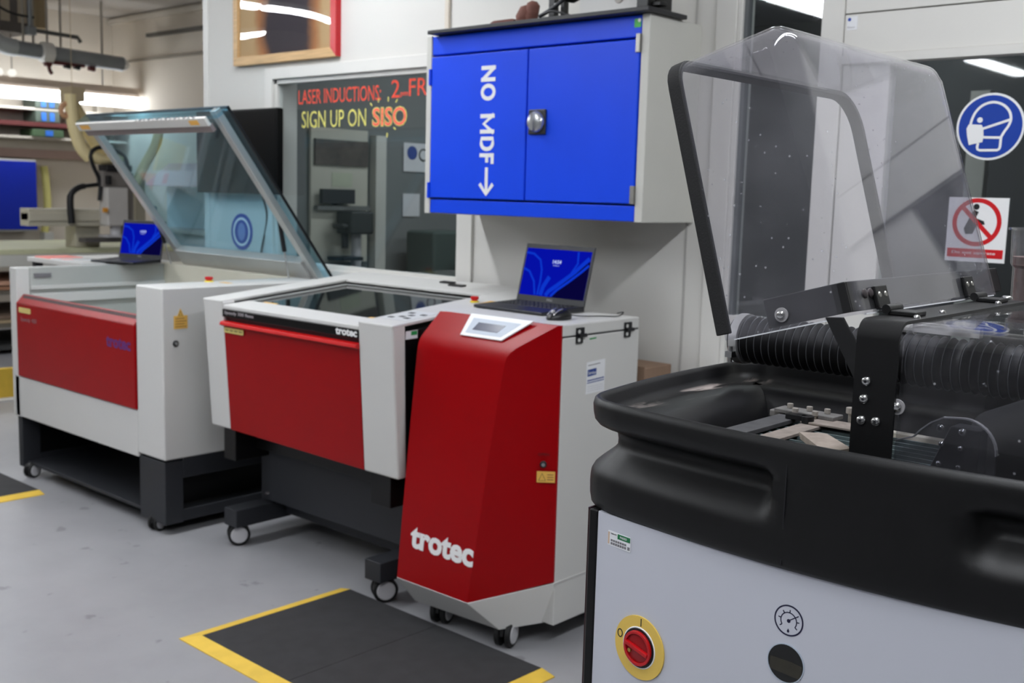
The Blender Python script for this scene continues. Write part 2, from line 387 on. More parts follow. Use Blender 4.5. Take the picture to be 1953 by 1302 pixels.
dr = build(MB().box((-1.578, WY-0.004, 0), (-1.425, WY+0.045, 1.88)).box((-0.02, WY-0.004, 0), (0.12, WY+0.045, 1.88)).box((-1.425, WY-0.004, 0), (-0.02, WY+0.045, 0.16)), 'door_1', TRIM, None, bevel=0.003, loc=(-0.8, WY, 0))
dr['kind'] = 'structure'
build(MB().box((-1.425, WY+0.015, 0.16), (-0.02, WY+0.022, 1.88)), 'door_glass', GLASS_W, dr)
build(MB().box((-1.576, WY-0.016, 2.036), (0.6, WY+0.03, 2.6)), 'header_board', TRIM, dr, bevel=0.002)
build(MB().box((-1.576, WY-0.016, 1.91), (0.6, WY+0.03, 2.032)), 'header_panel', TRIM, dr, bevel=0.002)
build(MB().box((-1.576, WY-0.024, 1.882), (0.6, WY+0.03, 1.909)), 'header_lip', TRIM, dr, bevel=0.002)
build(MB().box((0.12, WY, 0), (0.6, WY+0.05, 1.9)), 'side_panel', TRIM, dr)
st = build(MB().box((-1.569, WY-0.0168, 1.985), (-1.535, WY-0.016, 2.026)), 'header_sticker', PAPER, None, loc=(-1.55, WY-0.016, 2.0))
tag(st, 'tiny white sticker with blue dot on the door header', 'sticker')
build(MB().plate(circle(0, 0, 0.0055, 16), 0.0004, (-1.5615, WY-0.0169, 2.017), EX, EZ), 'blue_dot', SIGN_BLUE, st)
text('Door', 'sticker_lettering', GREY_INK, st, (-1.566, WY-0.0169, 1.991), EX, EZ, 0.024, 0.005, 0.0003)

# far ceiling line, rails and pipes in the far room
structure(MB().box((-12.0, 6.40, 3.235), (-5.16, 6.45, 3.29)), 'trim_5', mat('far_trim', (206, 198, 186), 0.6))
structure(MB().box((-11.6, 6.42, 2.80), (-5.16, 6.45, 2.825)), 'trim_6', mat('far_rail', (150, 142, 130), 0.7))

# ------------------------------------------------------------------ ceiling lights of the main room (rows running towards the window wall)
def ceiling_light(x, y0, y1, z, lab, far=False):
    t = thing('ceiling_light', (x, (y0+y1)/2, z), lab, 'light', 'fluorescent ceiling lights')
    build(MB().box((x-0.06, y0, z+0.035), (x+0.06, y1, z+0.085)), 'housing', TRIM, t, bevel=0.004)
    build(MB().prism([(x-0.065, y0+0.0, z+0.034), (x-0.045, y0, z), (x+0.045, y0, z), (x+0.065, y0, z+0.034)], (0, y1-y0, 0)), 'diffuser', LAMP_F if far else LAMP_M, t)
    for yy in (y0+0.2, y1-0.2):
        build(MB().cyl((x, yy, z+0.085), (x, yy, CZ), 0.005, 8), 'hanger', STEEL, t)
    return t
ceiling_light(-2.6, 4.2, 5.6, 2.42, 'ceiling lamp in the room behind the glazed screen', far=True)
ceiling_light(-4.1, 4.0, 5.4, 2.42, 'added lamp brightening the room behind the window with chalk writing', far=True)  # extra lamp, added to brighten the inner room
ceiling_light(-8.9, 0.3, 1.72, 2.80, 'fluorescent batten hanging near the far left end of the laser room')
for x, nm in ((-0.3, 'above the cutting machine'), (-3.8, 'above the two laser cutters'), (-7.3, 'beyond the open laser cutter')):
    for (a, b, nb) in ((0.0, 1.42, 'farther from the window wall'), (1.5, 2.88, 'nearer the window wall')):
        ceiling_light(x, a, b, 2.80, 'fluorescent batten hanging %s, %s' % (nm, nb))
    if -5 < x < -1: ceiling_light(x, -5.3, -3.9, 2.80, 'fluorescent batten at the back of the room, reflected in the door glass')
    if x > -5: ceiling_light(x, -1.5, -0.08, 2.80, 'fluorescent batten hanging %s, behind the camera' % nm)
ceiling_light(-2.35, 5.2, 6.1, 2.42, 'ceiling lamp seen through the door glass behind the mask sign', far=True)
for k, y in enumerate((4.86, 4.99)):
    sl = thing('spot_lamp', (-11.3, y, 2.56), 'small white spot lamp under the far ventilation pipe, %s one' % ('left' if k == 0 else 'right'), 'light', 'small far spot lamps')
    build(MB().lathe((-11.3, y-.035, 2.53), (-11.3, y+.04, 2.53), [(0, .02), (.3, .04), (.8, .035), (1, .015)], 14), 'lamp_body', emit('spot_white', (240, 238, 230), 1.2), sl, smooth=50)
    build(MB().cyl((-11.3, y, 2.56), (-11.3, y, CZ), .006, 6), 'rod', mat('hanger_dim', (150, 144, 136), .6), sl)

# ------------------------------------------------------------------ castors shared by the machines
def castor(parent, x, y, r, top, rz=0.0, first=None):
    """twin-wheel swivel castor; the wheels are its sub-parts"""
    if first is not None:
        return copy_part(first[0], parent, (x - first[1], y - first[2], 0))
    c, s = math.cos(rz), math.sin(rz)
    ax = Vector((c, s, 0)); fwd = Vector((-s, c, 0)); ctr = Vector((x, y, r))
    m = MB(); m.cyl((x, y, r*1.5), (x, y, top), r*0.42, 14)
    hood = [ctr + fwd * (r*0.95*math.cos(a)) + EZ * (r*1.08*math.sin(a)) - ax*r*0.12 for a in [PI*i/8 for i in range(9)]]
    m.prism(hood, ax * r * 0.24)
    p = build(m, 'castor', BLACK, parent, smooth=40)
    for sgn in (-1, 1):
        a, b = ctr + ax*sgn*r*0.22, ctr + ax*sgn*r*0.62
        build(MB().lathe(a, b, [(0, r*0.9), (0.1, r), (0.85, r), (1, r*0.92)], 24), 'wheel', RUBBER, p, smooth=40)
        build(MB().lathe(ctr + ax*sgn*r*0.60, ctr + ax*sgn*r*0.68, [(0, r*0.78), (1, r*0.7)], 24), 'wheel_cap', GREYP, p, smooth=40)
    return p
def emergency_button(parent, p, r=0.018):
    x, y, z = p
    b = build(MB().lathe((x, y, z), (x, y, z+0.006), [(0, r*1.1), (1, r*1.05)], 20), 'emergency_button', mat('button_yellow', (236, 214, 60), 0.4), parent, smooth=40)
    build(MB().lathe((x, y, z+0.006), (x, y, z+0.022), [(0, r*0.7), (0.3, r*0.75), (0.35, r), (0.9, r), (1, r*0.85)], 20), 'button_head', RED_LIP, b, smooth=40)
def key_lock(parent, p, n, r=0.012):
    p, n = Vector(p), Vector(n).normalized()
    k = build(MB().lathe(p, p + n*0.006, [(0, r), (0.8, r), (1, r*0.85)], 20), 'key_lock', INK, parent, smooth=40)
    build(MB().lathe(p + n*0.006, p + n*0.010, [(0, r*0.6), (1, r*0.55)], 16), 'lock_cylinder', CHROME, k, smooth=40)

# ------------------------------------------------------------------ open laser cutter (left)
ml = thing('laser_cutter', (-4.68, 2.8, 0), 'large white and red laser cutting machine with its glass lid raised', 'machine', 'laser cutters')
X0, X1, F, B = -5.378, -3.975, 2.33, 3.25
for (xa, xb, ya, yb) in ((-5.355, -5.31, F+0.01, F+0.10), (-4.185, -3.982, F+0.006, F+0.09), (-5.355, -5.31, B-0.1, B-0.01), (-4.06, -3.982, B-0.1, B-0.01)):
    build(MB().box((xa, ya, 0.045), (xb, yb, 0.312)), 'stand_post', DARK, ml, bevel=0.003)
for a, b in (((-4.045, F+0.09, 0.235), (-3.983, B-0.1, 0.322)), ((-4.045, F+0.09, 0.05), (-3.983, B-0.1, 0.10)), ((-5.35, F+0.10, 0.05), (-5.31, B-0.1, 0.10))): build(MB().box(a, b), 'stand_rail', DARK, ml, bevel=0.003)
build(MB().box((-4.075, F+0.09, 0.10), (-4.062, B-0.1, 0.235)).box((-5.34, F+0.1, 0.10), (-5.33, B-0.1, 0.31)).box((-5.31, B-0.05, 0.05), (-4.06, B-0.04, 0.31)), 'stand_panel', BLACK, ml)
build(MB().box((-5.31, F+0.03, 0.06), (-4.06, B-0.05, 0.075)), 'shelf', DARK, ml, bevel=0.002)
duct = MB()
for i in range(9): duct.lathe((-4.75+0.055*i, 2.95, 0.19), (-4.70+0.055*i, 2.95, 0.19), [(0, .05), (.5, .062), (1, .05)], 16)
build(duct, 'ribbed_duct', BLACK, ml, smooth=50)
c0 = castor(ml, -5.26, F+0.03, 0.036, 0.05, 0.3)
for x, y in ((-4.09, F+0.03), (-5.26, B-0.06), (-4.05, B-0.06)): castor(ml, x, y, 0, 0, 0, (c0, -5.26, F+0.03))
build(MB().box((X0, F, 0.300), (X0+0.028, B, 1.034)).box((X0+0.028, F, 0.300), (X0+0.078, F+0.065, 1.034)), 'side_panel', MACH, ml, bevel=0.006)
build(MB().box((-5.345, F+0.012, 0.975), (-5.338, F+0.02, 1.0)), 'latch_slot', mat('slot_green_grey', (120, 128, 112), 0.5), ml)
build(MB().box((-4.185, F, 0.322), (X1, B, 1.038)), 'side_housing', MACH, ml, bevel=0.008)
build(MB().box((X0+0.03, F, 0.304), (-4.185, F+0.025, 0.506)), 'front_apron', MACH, ml, bevel=0.004)
# red flap: flat face, bent-back top with a perforated strip
fl = build(MB().hexa([(-5.30, F-0.006, .508), (-4.188, F-0.006, .508), (-4.188, F+.02, .508), (-5.30, F+.02, .508)], [(-5.30, F-0.006, .866), (-4.188, F-0.006, .866), (-4.188, F+.02, .872), (-5.30, F+.02, .872)])
           .hexa([(-5.30, F-0.006, .866), (-4.188, F-0.006, .866), (-4.188, F+.02, .872), (-5.30, F+.02, .872)], [(-5.278, F+.022, .909), (-4.188, F+.022, .909), (-4.188, F+.045, .905), (-5.278, F+.045, .905)]), 'front_flap', RED, ml, bevel=0.003)
vent = MB()
for i in range(52):
    x = -5.26 + i * 0.0205
    vent.hexa([(x, F+.0095, .892), (x+.015, F+.0095, .892), (x+.015, F+.0125, .892), (x, F+.0125, .892)], [(x, F+.0178, .905), (x+.015, F+.0178, .905), (x+.015, F+.0208, .905), (x, F+.0208, .905)])
build(vent, 'vent_slots', INK, fl)['kind'] = 'stuff'
build(MB().plate(rounded(0, 0, 0.125, 0.026, 0.008), 0.001, (-5.268, F-0.0072, 0.823), EX, EZ), 'type_label', LABEL_PALE, fl)
text('Speedy 400', 'type_lettering', mat('type_grey', (132, 92, 96), 0.5), fl, (-5.255, F-0.0062, 0.776), EX, EZ, 0.17, 0.028, 0.0006, 0.01)
text('trotec', 'logo_lettering', mat('logo_violet', (92, 36, 112), 0.45), fl, (-4.425, F-0.0062, 0.752), EX, EZ, 0.205, 0.048, 0.0006, 0.035, 'dim violet logo lettering')
# basin of the machine
build(MB().box((-5.35, F+0.065, 0.74), (-5.30, B-0.1, 1.034)), 'inner_wall', MACH_IN, ml, bevel=0.004)
build(MB().box((-5.30, F+0.065, 0.925), (-5.285, 3.12, 0.945)).box((-5.30, F+.068, .86), (-5.278, 3.12, .905)), 'inner_ledge', MACH, ml, bevel=0.003)
build(MB().box((-5.299, F+.085, .985), (-5.293, F+.17, 1.005)), 'recess_grip', GREY_INK, ml)
build(MB().box((-5.35, 3.12, 0.74), (-4.185, B, 1.038)), 'rear_housing', CREAM, ml, bevel=0.005)
build(MB().box((-5.35, F+0.03, 0.60), (-4.185, 3.12, 0.74)), 'bed', MACH_IN, ml)
build(MB().box((-4.187, F+.05, .74), (-4.184, 3.12, 1.02)), 'inner_wall', MACH_IN, ml)
for x in (-4.40, -4.34): build(MB().cyl((x, 3.121, .985), (x, 3.112, .985), .006, 12), 'socket_screw', GREYP, ml)
emergency_button(ml, (-4.15, 2.66, 1.038), 0.018)
build(MB().plate(rounded(0, 0, 0.07, 0.03, 0.006), 0.0006, (-4.11, 2.68, 1.0382), EX, EY), 'button_label', LABEL_Y, ml)
key_lock(ml, (X1, 2.388, 0.808), (1, 0, 0), 0.013)
wl = build(MB().plate([(2.381, .868), (2.444, .868), (2.444, .922), (2.426, .922), (2.412, .952), (2.398, .922), (2.381, .922)], 0.0008, (X1+0.0004, 0, 0), EY, EZ), 'warning_label', LABEL_Y, ml)
build(MB().ribbon([(2.404, .921), (2.412, .942), (2.420, .921)], .002, .0004, (X1+.0013, 0, 0), EY, EZ, True), 'warning_triangle', INK, wl)
for i in range(4): build(MB().plate([(2.388, .876+.011*i), (2.438-.008*(i % 2), .876+.011*i), (2.438-.008*(i % 2), .879+.011*i), (2.388, .879+.011*i)], .0003, (X1+.0013, 0, 0), EY, EZ), 'print_line', mat('label_print', (150, 104, 60), 0.6), wl)
# lid, hinged along the rear edge, leaning forward
def lid_pt(x, t, n=0.0):
    a = Vector((0, 3.215, 1.045)); b = Vector((0, 2.655, 1.785)); d = b - a
    nn = Vector((0, -d.z, d.y)).normalized()      # towards the front / underside
    p = a + d * t + nn * n; return Vector((x, p.y, p.z))
def lid_bar(m, xa, xb, ta, tb, n0, n1):
    m.hexa([lid_pt(xa, ta, n0), lid_pt(xb, ta, n0), lid_pt(xb, tb, n0), lid_pt(xa, tb, n0)], [lid_pt(xa, ta, n1), lid_pt(xb, ta, n1), lid_pt(xb, tb, n1), lid_pt(xa, tb, n1)]); return m
lid = build(lid_bar(MB(), -5.20, -3.985, 0.0, 1.0, 0.0, 0.006), 'lid', GLASS_T, ml)
build(lid_bar(MB(), -4.08, -4.04, 0.0, 1.0, 0.007, 0.04), 'frame_bar', ALU, lid, bevel=0.003)
build(lid_bar(MB(), -5.195, -5.15, 0.0, 0.955, 0.007, 0.04), 'frame_bar', ALU, lid, bevel=0.003)
build(lid_bar(MB(), -5.15, -4.08, 0.012, 0.135, 0.007, 0.055), 'frame_bar', ALU, lid, bevel=0.003)
build(lid_bar(MB(), -5.20, -3.99, 0.985, 1.0, 0.007, 0.072), 'lid_front_glass', GLASS_T, lid)
fb = build(lid_bar(MB(), -5.185, -4.06, 0.955, 1.0, 0.073, 0.088), 'handle_bar', TRIM, lid, bevel=0.003)
fb['label'] = 'white handle bar with orange stickers'
for xa, xb in ((-5.15, -5.06), (-4.19, -4.12)): build(lid_bar(MB(), xa, xb, 0.965, 0.99, 0.0881, 0.0886), 'orange_sticker', mat('sticker_orange', (250, 190, 90), 0.5), fb)
for i in range(14): build(lid_bar(MB(), -4.62+.036*i, -4.605+.036*i, 1.0001, 1.003, 0.074, 0.087), 'grip_rib', GREY_INK if i % 2 else ALU, fb)
build(lid_bar(MB(), -5.17, -4.08, 0.915, 0.952, 0.055, 0.072), 'handle_lip', mat('lip_mauve', (150, 136, 134), 0.5), lid)
build(lid_bar(MB(), -3.992, -3.985, 0.0, 1.0, -0.002, 0.009), 'glass_edge', INK, lid)
build(lid_bar(MB(), -5.20, -3.985, 0.99, 1.0, -0.001, 0.008), 'glass_edge', mat('edge_teal', (44, 70, 84), 0.3), lid)
def strut(xs, p0, p1):
    a, b = Vector(p0), Vector(p1); m = a.lerp(b, 0.62)
    s_ = build(MB().tube([a, m], 0.0105, 12), 'gas_strut', INK, ml, smooth=50)
    build(MB().tube([m, b], 0.004, 8), 'strut_rod', CHROME, s_, smooth=50)
    build(MB().lathe(a - EX*.012, a + EX*.012, [(0, .012), (1, .012)], 12), 'strut_joint', STEEL, s_, smooth=40)
strut(0, (-4.15, 3.02, 1.365), (-4.15, 3.085, 1.038))
strut(0, (-5.235, 3.03, 1.33), (-5.235, 3.125, 1.036))

# ------------------------------------------------------------------ closed laser cutter (middle)
mm = thing('laser_cutter', (-3.25, 2.75, 0), 'white and red laser cutting machine with closed dark glass lid', 'machine', 'laser cutters')
xa, xb, F, B = -3.82, -2.69, 2.42, 3.25
def zt(y): return 1.008 + (y - 2.42) * 0.095            # the lid deck rises towards the back
for xl, xr, nm in ((xa, xa+0.137, 0), (-2.868, xb, 1)):
    build(MB().hexa([(xl, F+.034, .487-.012*nm), (xr, F+.034, .487-.012*nm), (xr, F+.075, .487-.012*nm), (xl, F+.075, .487-.012*nm)], [(xl, F, zt(F)-.004), (xr, F, zt(F)-.004), (xr, F+.06, zt(F)), (xl, F+.06, zt(F))]), 'front_pillar', MACH, mm, bevel=0.008)
build(MB().hexa([(xa+.006, F+.06, .49), (xa+.10, F+.06, .49), (xa+.10, B, .49), (xa+.006, B, .49)], [(xa+.004, F+.05, zt(F)-.01), (xa+.10, F+.05, zt(F)-.01), (xa+.10, B, zt(B)-.01), (xa+.004, B, zt(B)-.01)]), 'side_panel', MACH, mm, bevel=0.004)
sp_ = build(MB().hexa([(xb-.10, F+.075, .47), (xb-.012, F+.075, .47), (xb-.012, B, .47), (xb-.10, B, .47)], [(xb-.10, F+.06, zt(F)-.03), (xb-.012, F+.06, zt(F)-.03), (xb-.012, B, zt(B)-.012), (xb-.10, B, zt(B)-.012)]), 'side_panel', BLACKM, mm, bevel=0.003)
sp_['label'] = 'black side panel'
build(MB().plate([(2.49, .955), (2.545, .957), (2.545, .985), (2.49, .983)], .0008, (xb-.0118, 0, 0), EY, EZ), 'asset_label', PAPER, sp_)
build(MB().plate([(2.515, .968), (2.543, .9685), (2.543, .983), (2.515, .982)], .0003, (xb-.011, 0, 0), EY, EZ), 'label_band', GREEN, sp_)
def deck(m, x_0, x_1, y_0, y_1, dz0=-.012, dz1=0.0):
    m.hexa([(x_0, y_0, zt(y_0)+dz0), (x_1, y_0, zt(y_0)+dz0), (x_1, y_1, zt(y_1)+dz0), (x_0, y_1, zt(y_1)+dz0)], [(x_0, y_0, zt(y_0)+dz1), (x_1, y_0, zt(y_0)+dz1), (x_1, y_1, zt(y_1)+dz1), (x_0, y_1, zt(y_1)+dz1)]); return m
build(deck(deck(deck(MB(), xa, -3.688, F, B), -2.865, xb, F, B), -3.688, -2.865, 3.045, B), 'top_deck', MACH, mm, bevel=0.004)
# lid: white front rail, dark glass
ld = build(deck(MB(), -3.684, -2.868, 2.545, 3.042, -.028, -.020), 'lid', mat('dark_lid_glass', (22, 26, 27), 0.04, var=0.0, spec=0.5), mm)
ld['label'] = 'dark glass lid'
build(deck(MB(), -3.684, -2.868, F+.004, 2.545, -.034, -.017), 'lid_rail', MACH, ld, bevel=0.004)
build(deck(deck(deck(MB(), -3.684, -3.655, 2.545, 3.042, -.030, -.0185), -2.884, -2.868, 2.545, 3.042, -.03, -.0185), -3.655, -2.884, 3.026, 3.042, -.03, -.0185), 'lid_edge', mat('edge_grey', (150, 152, 150), 0.4), ld)
for x in (-3.60, -2.965): build(deck(MB(), x, x+.085, 2.550, 2.565, -.0198, -.0192), 'lid_label', LABEL_Y, ld)
ds = build(MB().box((-3.684, F-.001, .946), (-2.868, F+.012, .976)), 'name_strip', mat('gloss_black', (8, 8, 9), 0.2), mm, bevel=0.002)
text('Speedy 300 flexx', 'type_lettering', mat('type_pale', (170, 164, 168), 0.5), ds, (-3.668, F-.0012, .9545), EX, EZ, 0.195, 0.016, .0005, 0.01)
text('trotec', 'logo_lettering', WHITE, ds, (-2.985, F-.0012, .9505), EX, EZ, 0.116, 0.0245, .0005, 0.035, 'white logo lettering')
fl = build(MB().hexa([(-3.684, F+.034, .488), (-2.868, F+.034, .478), (-2.868, F+.06, .478), (-3.684, F+.06, .488)], [(-3.684, F+.006, .918), (-2.868, F+.006, .918), (-2.868, F+.03, .918), (-3.684, F+.03, .918)]), 'front_flap', RED, mm, bevel=0.002)
build(MB().prism([(-3.69, F-.012, .914), (-3.69, F-.008, .926), (-3.69, F+.012, .931), (-3.69, F+.02, .915), (-3.69, F+.006, .908)], (.824, 0, 0)), 'grip_lip', RED_LIP, fl, bevel=0.002)
build(MB().box((-3.684, F+.02, .926), (-2.868, F+.03, .948)), 'gap_shade', mat('gap_shade_red', (96, 44, 50), 0.5), fl)  # dark red box paints the shade between name strip and grip lip
yl = build(MB().plate(rounded(0, 0, .128, .021, .004), .0008, (-3.676, F+.0035, .884), EX, EZ), 'type_label', LABEL_PALE, fl)
for i in range(4): build(MB().plate([(0.008+.03*i, .007), (.030+.03*i, .007), (.030+.03*i, .014), (.008+.03*i, .014)], .0003, (-3.676, F+.0027, .884), EX, EZ), 'print_line', mat('label_ink_olive', (150, 138, 84), 0.6), yl)
# control strip
def kz(y): return zt(y) + .0003
kp = build(deck(MB(), -2.845, -2.715, 2.50, 2.66, 0.0004, .0012), 'keypad', mat('keypad_white', (214, 216, 216), 0.35), mm)
for i, (x, y) in enumerate(((-2.83, 2.52), (-2.80, 2.545), (-2.76, 2.53), (-2.785, 2.575), (-2.82, 2.61), (-2.75, 2.60))):
    build(deck(MB(), x, x+.024, y, y+.016, .0012, .0022), 'key', INK, kp)
emergency_button(mm, (-2.775, 2.90, zt(2.90)), 0.015)
build(deck(MB(), -2.74, -2.715, 2.86, 2.95, .0004, .0008), 'button_label', LABEL_Y, mm)
# stand
build(MB().box((-3.70, 2.62, .17), (-2.80, 2.64, .60)), 'stand_panel', DARK, mm, bevel=0.002)
for a, b in (((-3.74, 2.46, .36), (-3.66, B-.1, .49)), ((-2.85, 2.47, .36), (-2.745, B-.1, .48)), ((-3.66, 2.56, .40), (-2.85, B-.1, .49))): build(MB().box(a, b), 'stand_rail', BLACKM, mm, bevel=0.003)
for a, b in (((-3.74, 2.64, .10), (-3.68, 2.72, .36)), ((-2.83, 2.64, .10), (-2.77, 2.72, .36))): build(MB().box(a, b), 'stand_post', DARK, mm, bevel=0.003)
for x in (-3.735, -2.86): build(MB().box((x, 2.455, .085), (x+.085, B-.05, .158)), 'foot_bar', DARK, mm, bevel=0.003)
build(MB().box((-3.66, 2.70, .10), (-2.86, 2.76, .15)), 'cross_bar', DARK, mm, bevel=0.003)
for x, z in ((-3.685, .40), (-3.665, .20)): build(MB().lathe((x, 2.62, z), (x, 2.610, z), [(0, .009), (1, .006)], 12), 'bolt', CHROME, mm, smooth=40)
c0 = castor(mm, -3.70, 2.50, 0.045, 0.09, -0.5)
for x, y in ((-2.815, 2.51), (-3.70, 3.15), (-2.815, 3.15)): castor(mm, x, y, 0, 0, 0, (c0, -3.70, 2.50))
for x0_, x1_, yy in ((-3.24, -3.17, 3.17), (-3.15, -3.07, 3.13)):
    o = build(deck(MB(), x0_, x1_, yy, yy+.03, .0005, .007), 'cable_clip', BLACK, None, bevel=0.003)
    tag(o, 'small black clip on the back edge of the closed laser cutter, ' + ('left one' if x0_ < -3.2 else 'right one'), 'clip', 'clips behind the glass lid')

# ------------------------------------------------------------------ fume extraction unit (tower)
tw = thing('extraction_unit', (-2.41, 2.75, 0), 'tall red and white fume extraction unit with sloping red front', 'machine')
R_, L_ = -2.123, -2.655
body = MB().prism([(L_, 2.62, .075), (R_, 2.62, .075), (R_, 3.03, .075), (L_, 3.03, .075)], (0, 0, .9365))
build(body, 'body', MACH, tw, bevel=0.004)
tp = build(MB().prism([(L_, 2.60, 1.015), (R_-.001, 2.615, 1.015), (R_-.001, 3.03, 1.015), (L_, 3.03, 1.015)], (0, 0, .038)), 'top_lid', MACH, tw, bevel=0.005)
build(MB().prism([(L_+.004, 2.625, 1.010), (R_-.003, 2.625, 1.010), (R_-.003, 3.026, 1.010), (L_+.004, 3.026, 1.010)], (0, 0, .006)), 'seam', INK, tw)
# red hood: lofted cross-sections from the top edge round the bend down to the foot
def sect(y_, xr_, yr2):   # front y and x of the front right edge at one height
    return y_, xr_, yr2
rows = [  # (z, y_front, x_right_edge, x_left)
    (0.150, 2.424, -2.322, -2.655), (0.35, 2.443, -2.306, -2.655), (0.60, 2.467, -2.288, -2.655), (0.80, 2.485, -2.268, -2.652), (0.925, 2.497, -2.254, -2.650),
    (0.947, 2.501, -2.249, -2.650), (0.963, 2.508, -2.240, -2.650), (0.976, 2.519, -2.229, -2.650), (0.988, 2.532, -2.214, -2.650), (1.052, 2.603, -2.130, -2.650)]
bm = bmesh.new(); rings = []
for z, yf, xr, xl in rows:
    zb = z if z < .93 else z
    # side (chamfer) back edge sits on the plane x = R_
    t = 0 if z < .9 else min(1, (z-.925)/(1.052-.925))
    rings.append([bm.verts.new(p) for p in ((xl, 2.6195, z), (xl, yf, z), (xr, yf, z), (R_-.0015, 2.612, z if z > .2 else .224), (R_-.0015, 2.6195, z if z > .2 else .224))])
for a, b in zip(rings, rings[1:]):
    for i in range(5):
        j = (i+1) % 5; bm.faces.new((a[i], a[j], b[j], b[i]))
bm.faces.new(rings[0][::-1]); bm.faces.new(rings[-1])
hd = build(bm, 'red_hood', RED, tw, smooth=28)
# plinth
build(MB().hexa([(-2.605, 2.462, .07), (-2.232, 2.482, .07), (-2.158, 2.66, .07), (-2.158, 3.0, .07), (-2.605, 3.0, .07)], [(-2.657, 2.422, .150), (-2.320, 2.422, .150), (-2.120, 2.612, .222), (-2.120, 3.035, .222), (-2.657, 3.035, .16)]), 'plinth', MACH, tw, bevel=0.002)
text('trotec', 'logo_lettering', WHITE, tw, (-2.604, 2.4345, .266), EX, Vector((0, .096, 1)), 0.292, 0.073, .0012, 0.038, 'white logo lettering')
# display
nrm = Vector((0, -.67, .742))
U = Vector((1, 0, 0)); V = Vector((0, .064, .0645)).normalized()
o0 = Vector((-2.482, 2.5308, .9905))
dp = build(MB().plate([(0, 0), (.182, 0), (.262, .092), (-.012, .092)], .004, o0, U, V), 'display_panel', WHITE, tw, bevel=0.001)
build(MB().plate([(.016, .012), (.172, .012), (.222, .074), (.012, .074)], .0006, o0 + U.cross(V)*.004, U, V), 'display_foil', PANELGREY, dp)
build(MB().plate([(.038, .026), (.148, .026), (.166, .058), (.046, .058)], .0006, o0 + U.cross(V)*.0048, U, V), 'display_glass', LCD, dp)
# lock and warning plate on the chamfered side
cn = Vector((.645, -.764, 0)).normalized(); cu_ = Vector((.764, .645, 0)).normalized()
def ch(u, z): # point on the chamfer plane at fraction u from the front edge
    e = Vector((-2.286, 2.468, z)).lerp(Vector((-2.123, 2.612, z)), u); return e
lk = ch(.80, .612) + cn*.004
key_lock(tw, lk, cn, .011)
text('OPEN', 'lock_lettering', INK, tw, ch(.72, .640) + cn*.0055, cu_, EZ, .035, .008, .0005)
pl = build(MB().plate([(0, 0), (.058, 0), (.058, .036), (0, .036)], .001, ch(.71, .553) + cn*.004, cu_, EZ), 'warning_label', LABEL_Y, tw)
build(MB().ribbon([(.006, .006), (.017, .029), (.028, .006)], .0022, .0004, ch(.71, .553) + cn*.005, cu_, EZ, True), 'warning_triangle', INK, pl)
for i in range(3): build(MB().plate([(.033, .008+.008*i), (.053, .008+.008*i), (.053, .011+.008*i), (.033, .011+.008*i)], .0003, ch(.71, .553) + cn*.005, cu_, EZ), 'print_line', mat('label_print', (150, 104, 60), 0.6), pl)
# hinges, paper slip on the right side
for y in (2.703, 2.960):
    h_ = build(MB().box((R_, y-.020, 1.017), (R_+.005, y+.020, 1.040)).box((R_, y-.020, .990), (R_+.005, y+.014, 1.013)), 'hinge', INK, tw, bevel=0.001)
    build(MB().cyl((R_+.007, y-.012, 1.015), (R_+.007, y+.026, 1.015), .006, 12), 'hinge_pin', INK, h_, smooth=40)
    for dz in (1.028, 1.001):
        build(MB().cyl((R_+.005, y-.008, dz), (R_+.0065, y-.008, dz), .006, 12), 'hinge_screw', MACH, h_)
build(MB().plate([(2.755, .997), (2.79, .999), (2.79, 1.003), (2.755, 1.001)], .0005, (R_+.0005, 0, 0), EY, EZ), 'green_marking', GREEN, tw)
ps = build(MB().plate([(2.744, .820), (2.842, .822), (2.842, .928), (2.744, .924)], .0008, (R_+.0005, 0, 0), EY, EZ), 'paper_slip', PAPER, None, loc=(R_, 2.79, .82))
tag(ps, 'white paper slip with blue print stuck on the side of the extraction unit', 'paper slip')
PB = mat('print_blue', (36, 66, 140), 0.6)
build(MB().plate([(2.750, .877), (2.796, .880), (2.796, .902), (2.750, .899)], .0003, (R_+.0014, 0, 0), EY, EZ), 'blue_box', PB, ps)
text('Service', 'slip_lettering', PAPER, ps, (R_+.0018, 2.753, .8835), EY, EZ, .040, .011, .0003)
for za, zb in ((.8615, .8655), (.8545, .8575)): build(MB().plate([(2.750, za), (2.838, za+.004), (2.838, zb+.004), (2.750, zb)], .0003, (R_+.0014, 0, 0), EY, EZ), 'print_line', PB, ps)
for i in range(3): build(MB().plate([(2.752, .829+.007*i), (2.834, .831+.007*i), (2.834, .8318+.007*i), (2.752, .8298+.007*i)], .0003, (R_+.0014, 0, 0), EY, EZ), 'print_line', mat('print_grey', (176, 178, 186), 0.6), ps)
build(MB().plate([(2.752, .912), (2.815, .915), (2.815, .9175), (2.752, .9145)], .0003, (R_+.0014, 0, 0), EY, EZ), 'print_line', GREY_INK, ps)
c0 = castor(tw, -2.245, 2.53, 0.045, 0.075, 0.35)
for x, y in ((-2.53, 2.52), (-2.53, 2.95), (-2.22, 2.95)): castor(tw, x, y, 0, 0, 0, (c0, -2.245, 2.53))

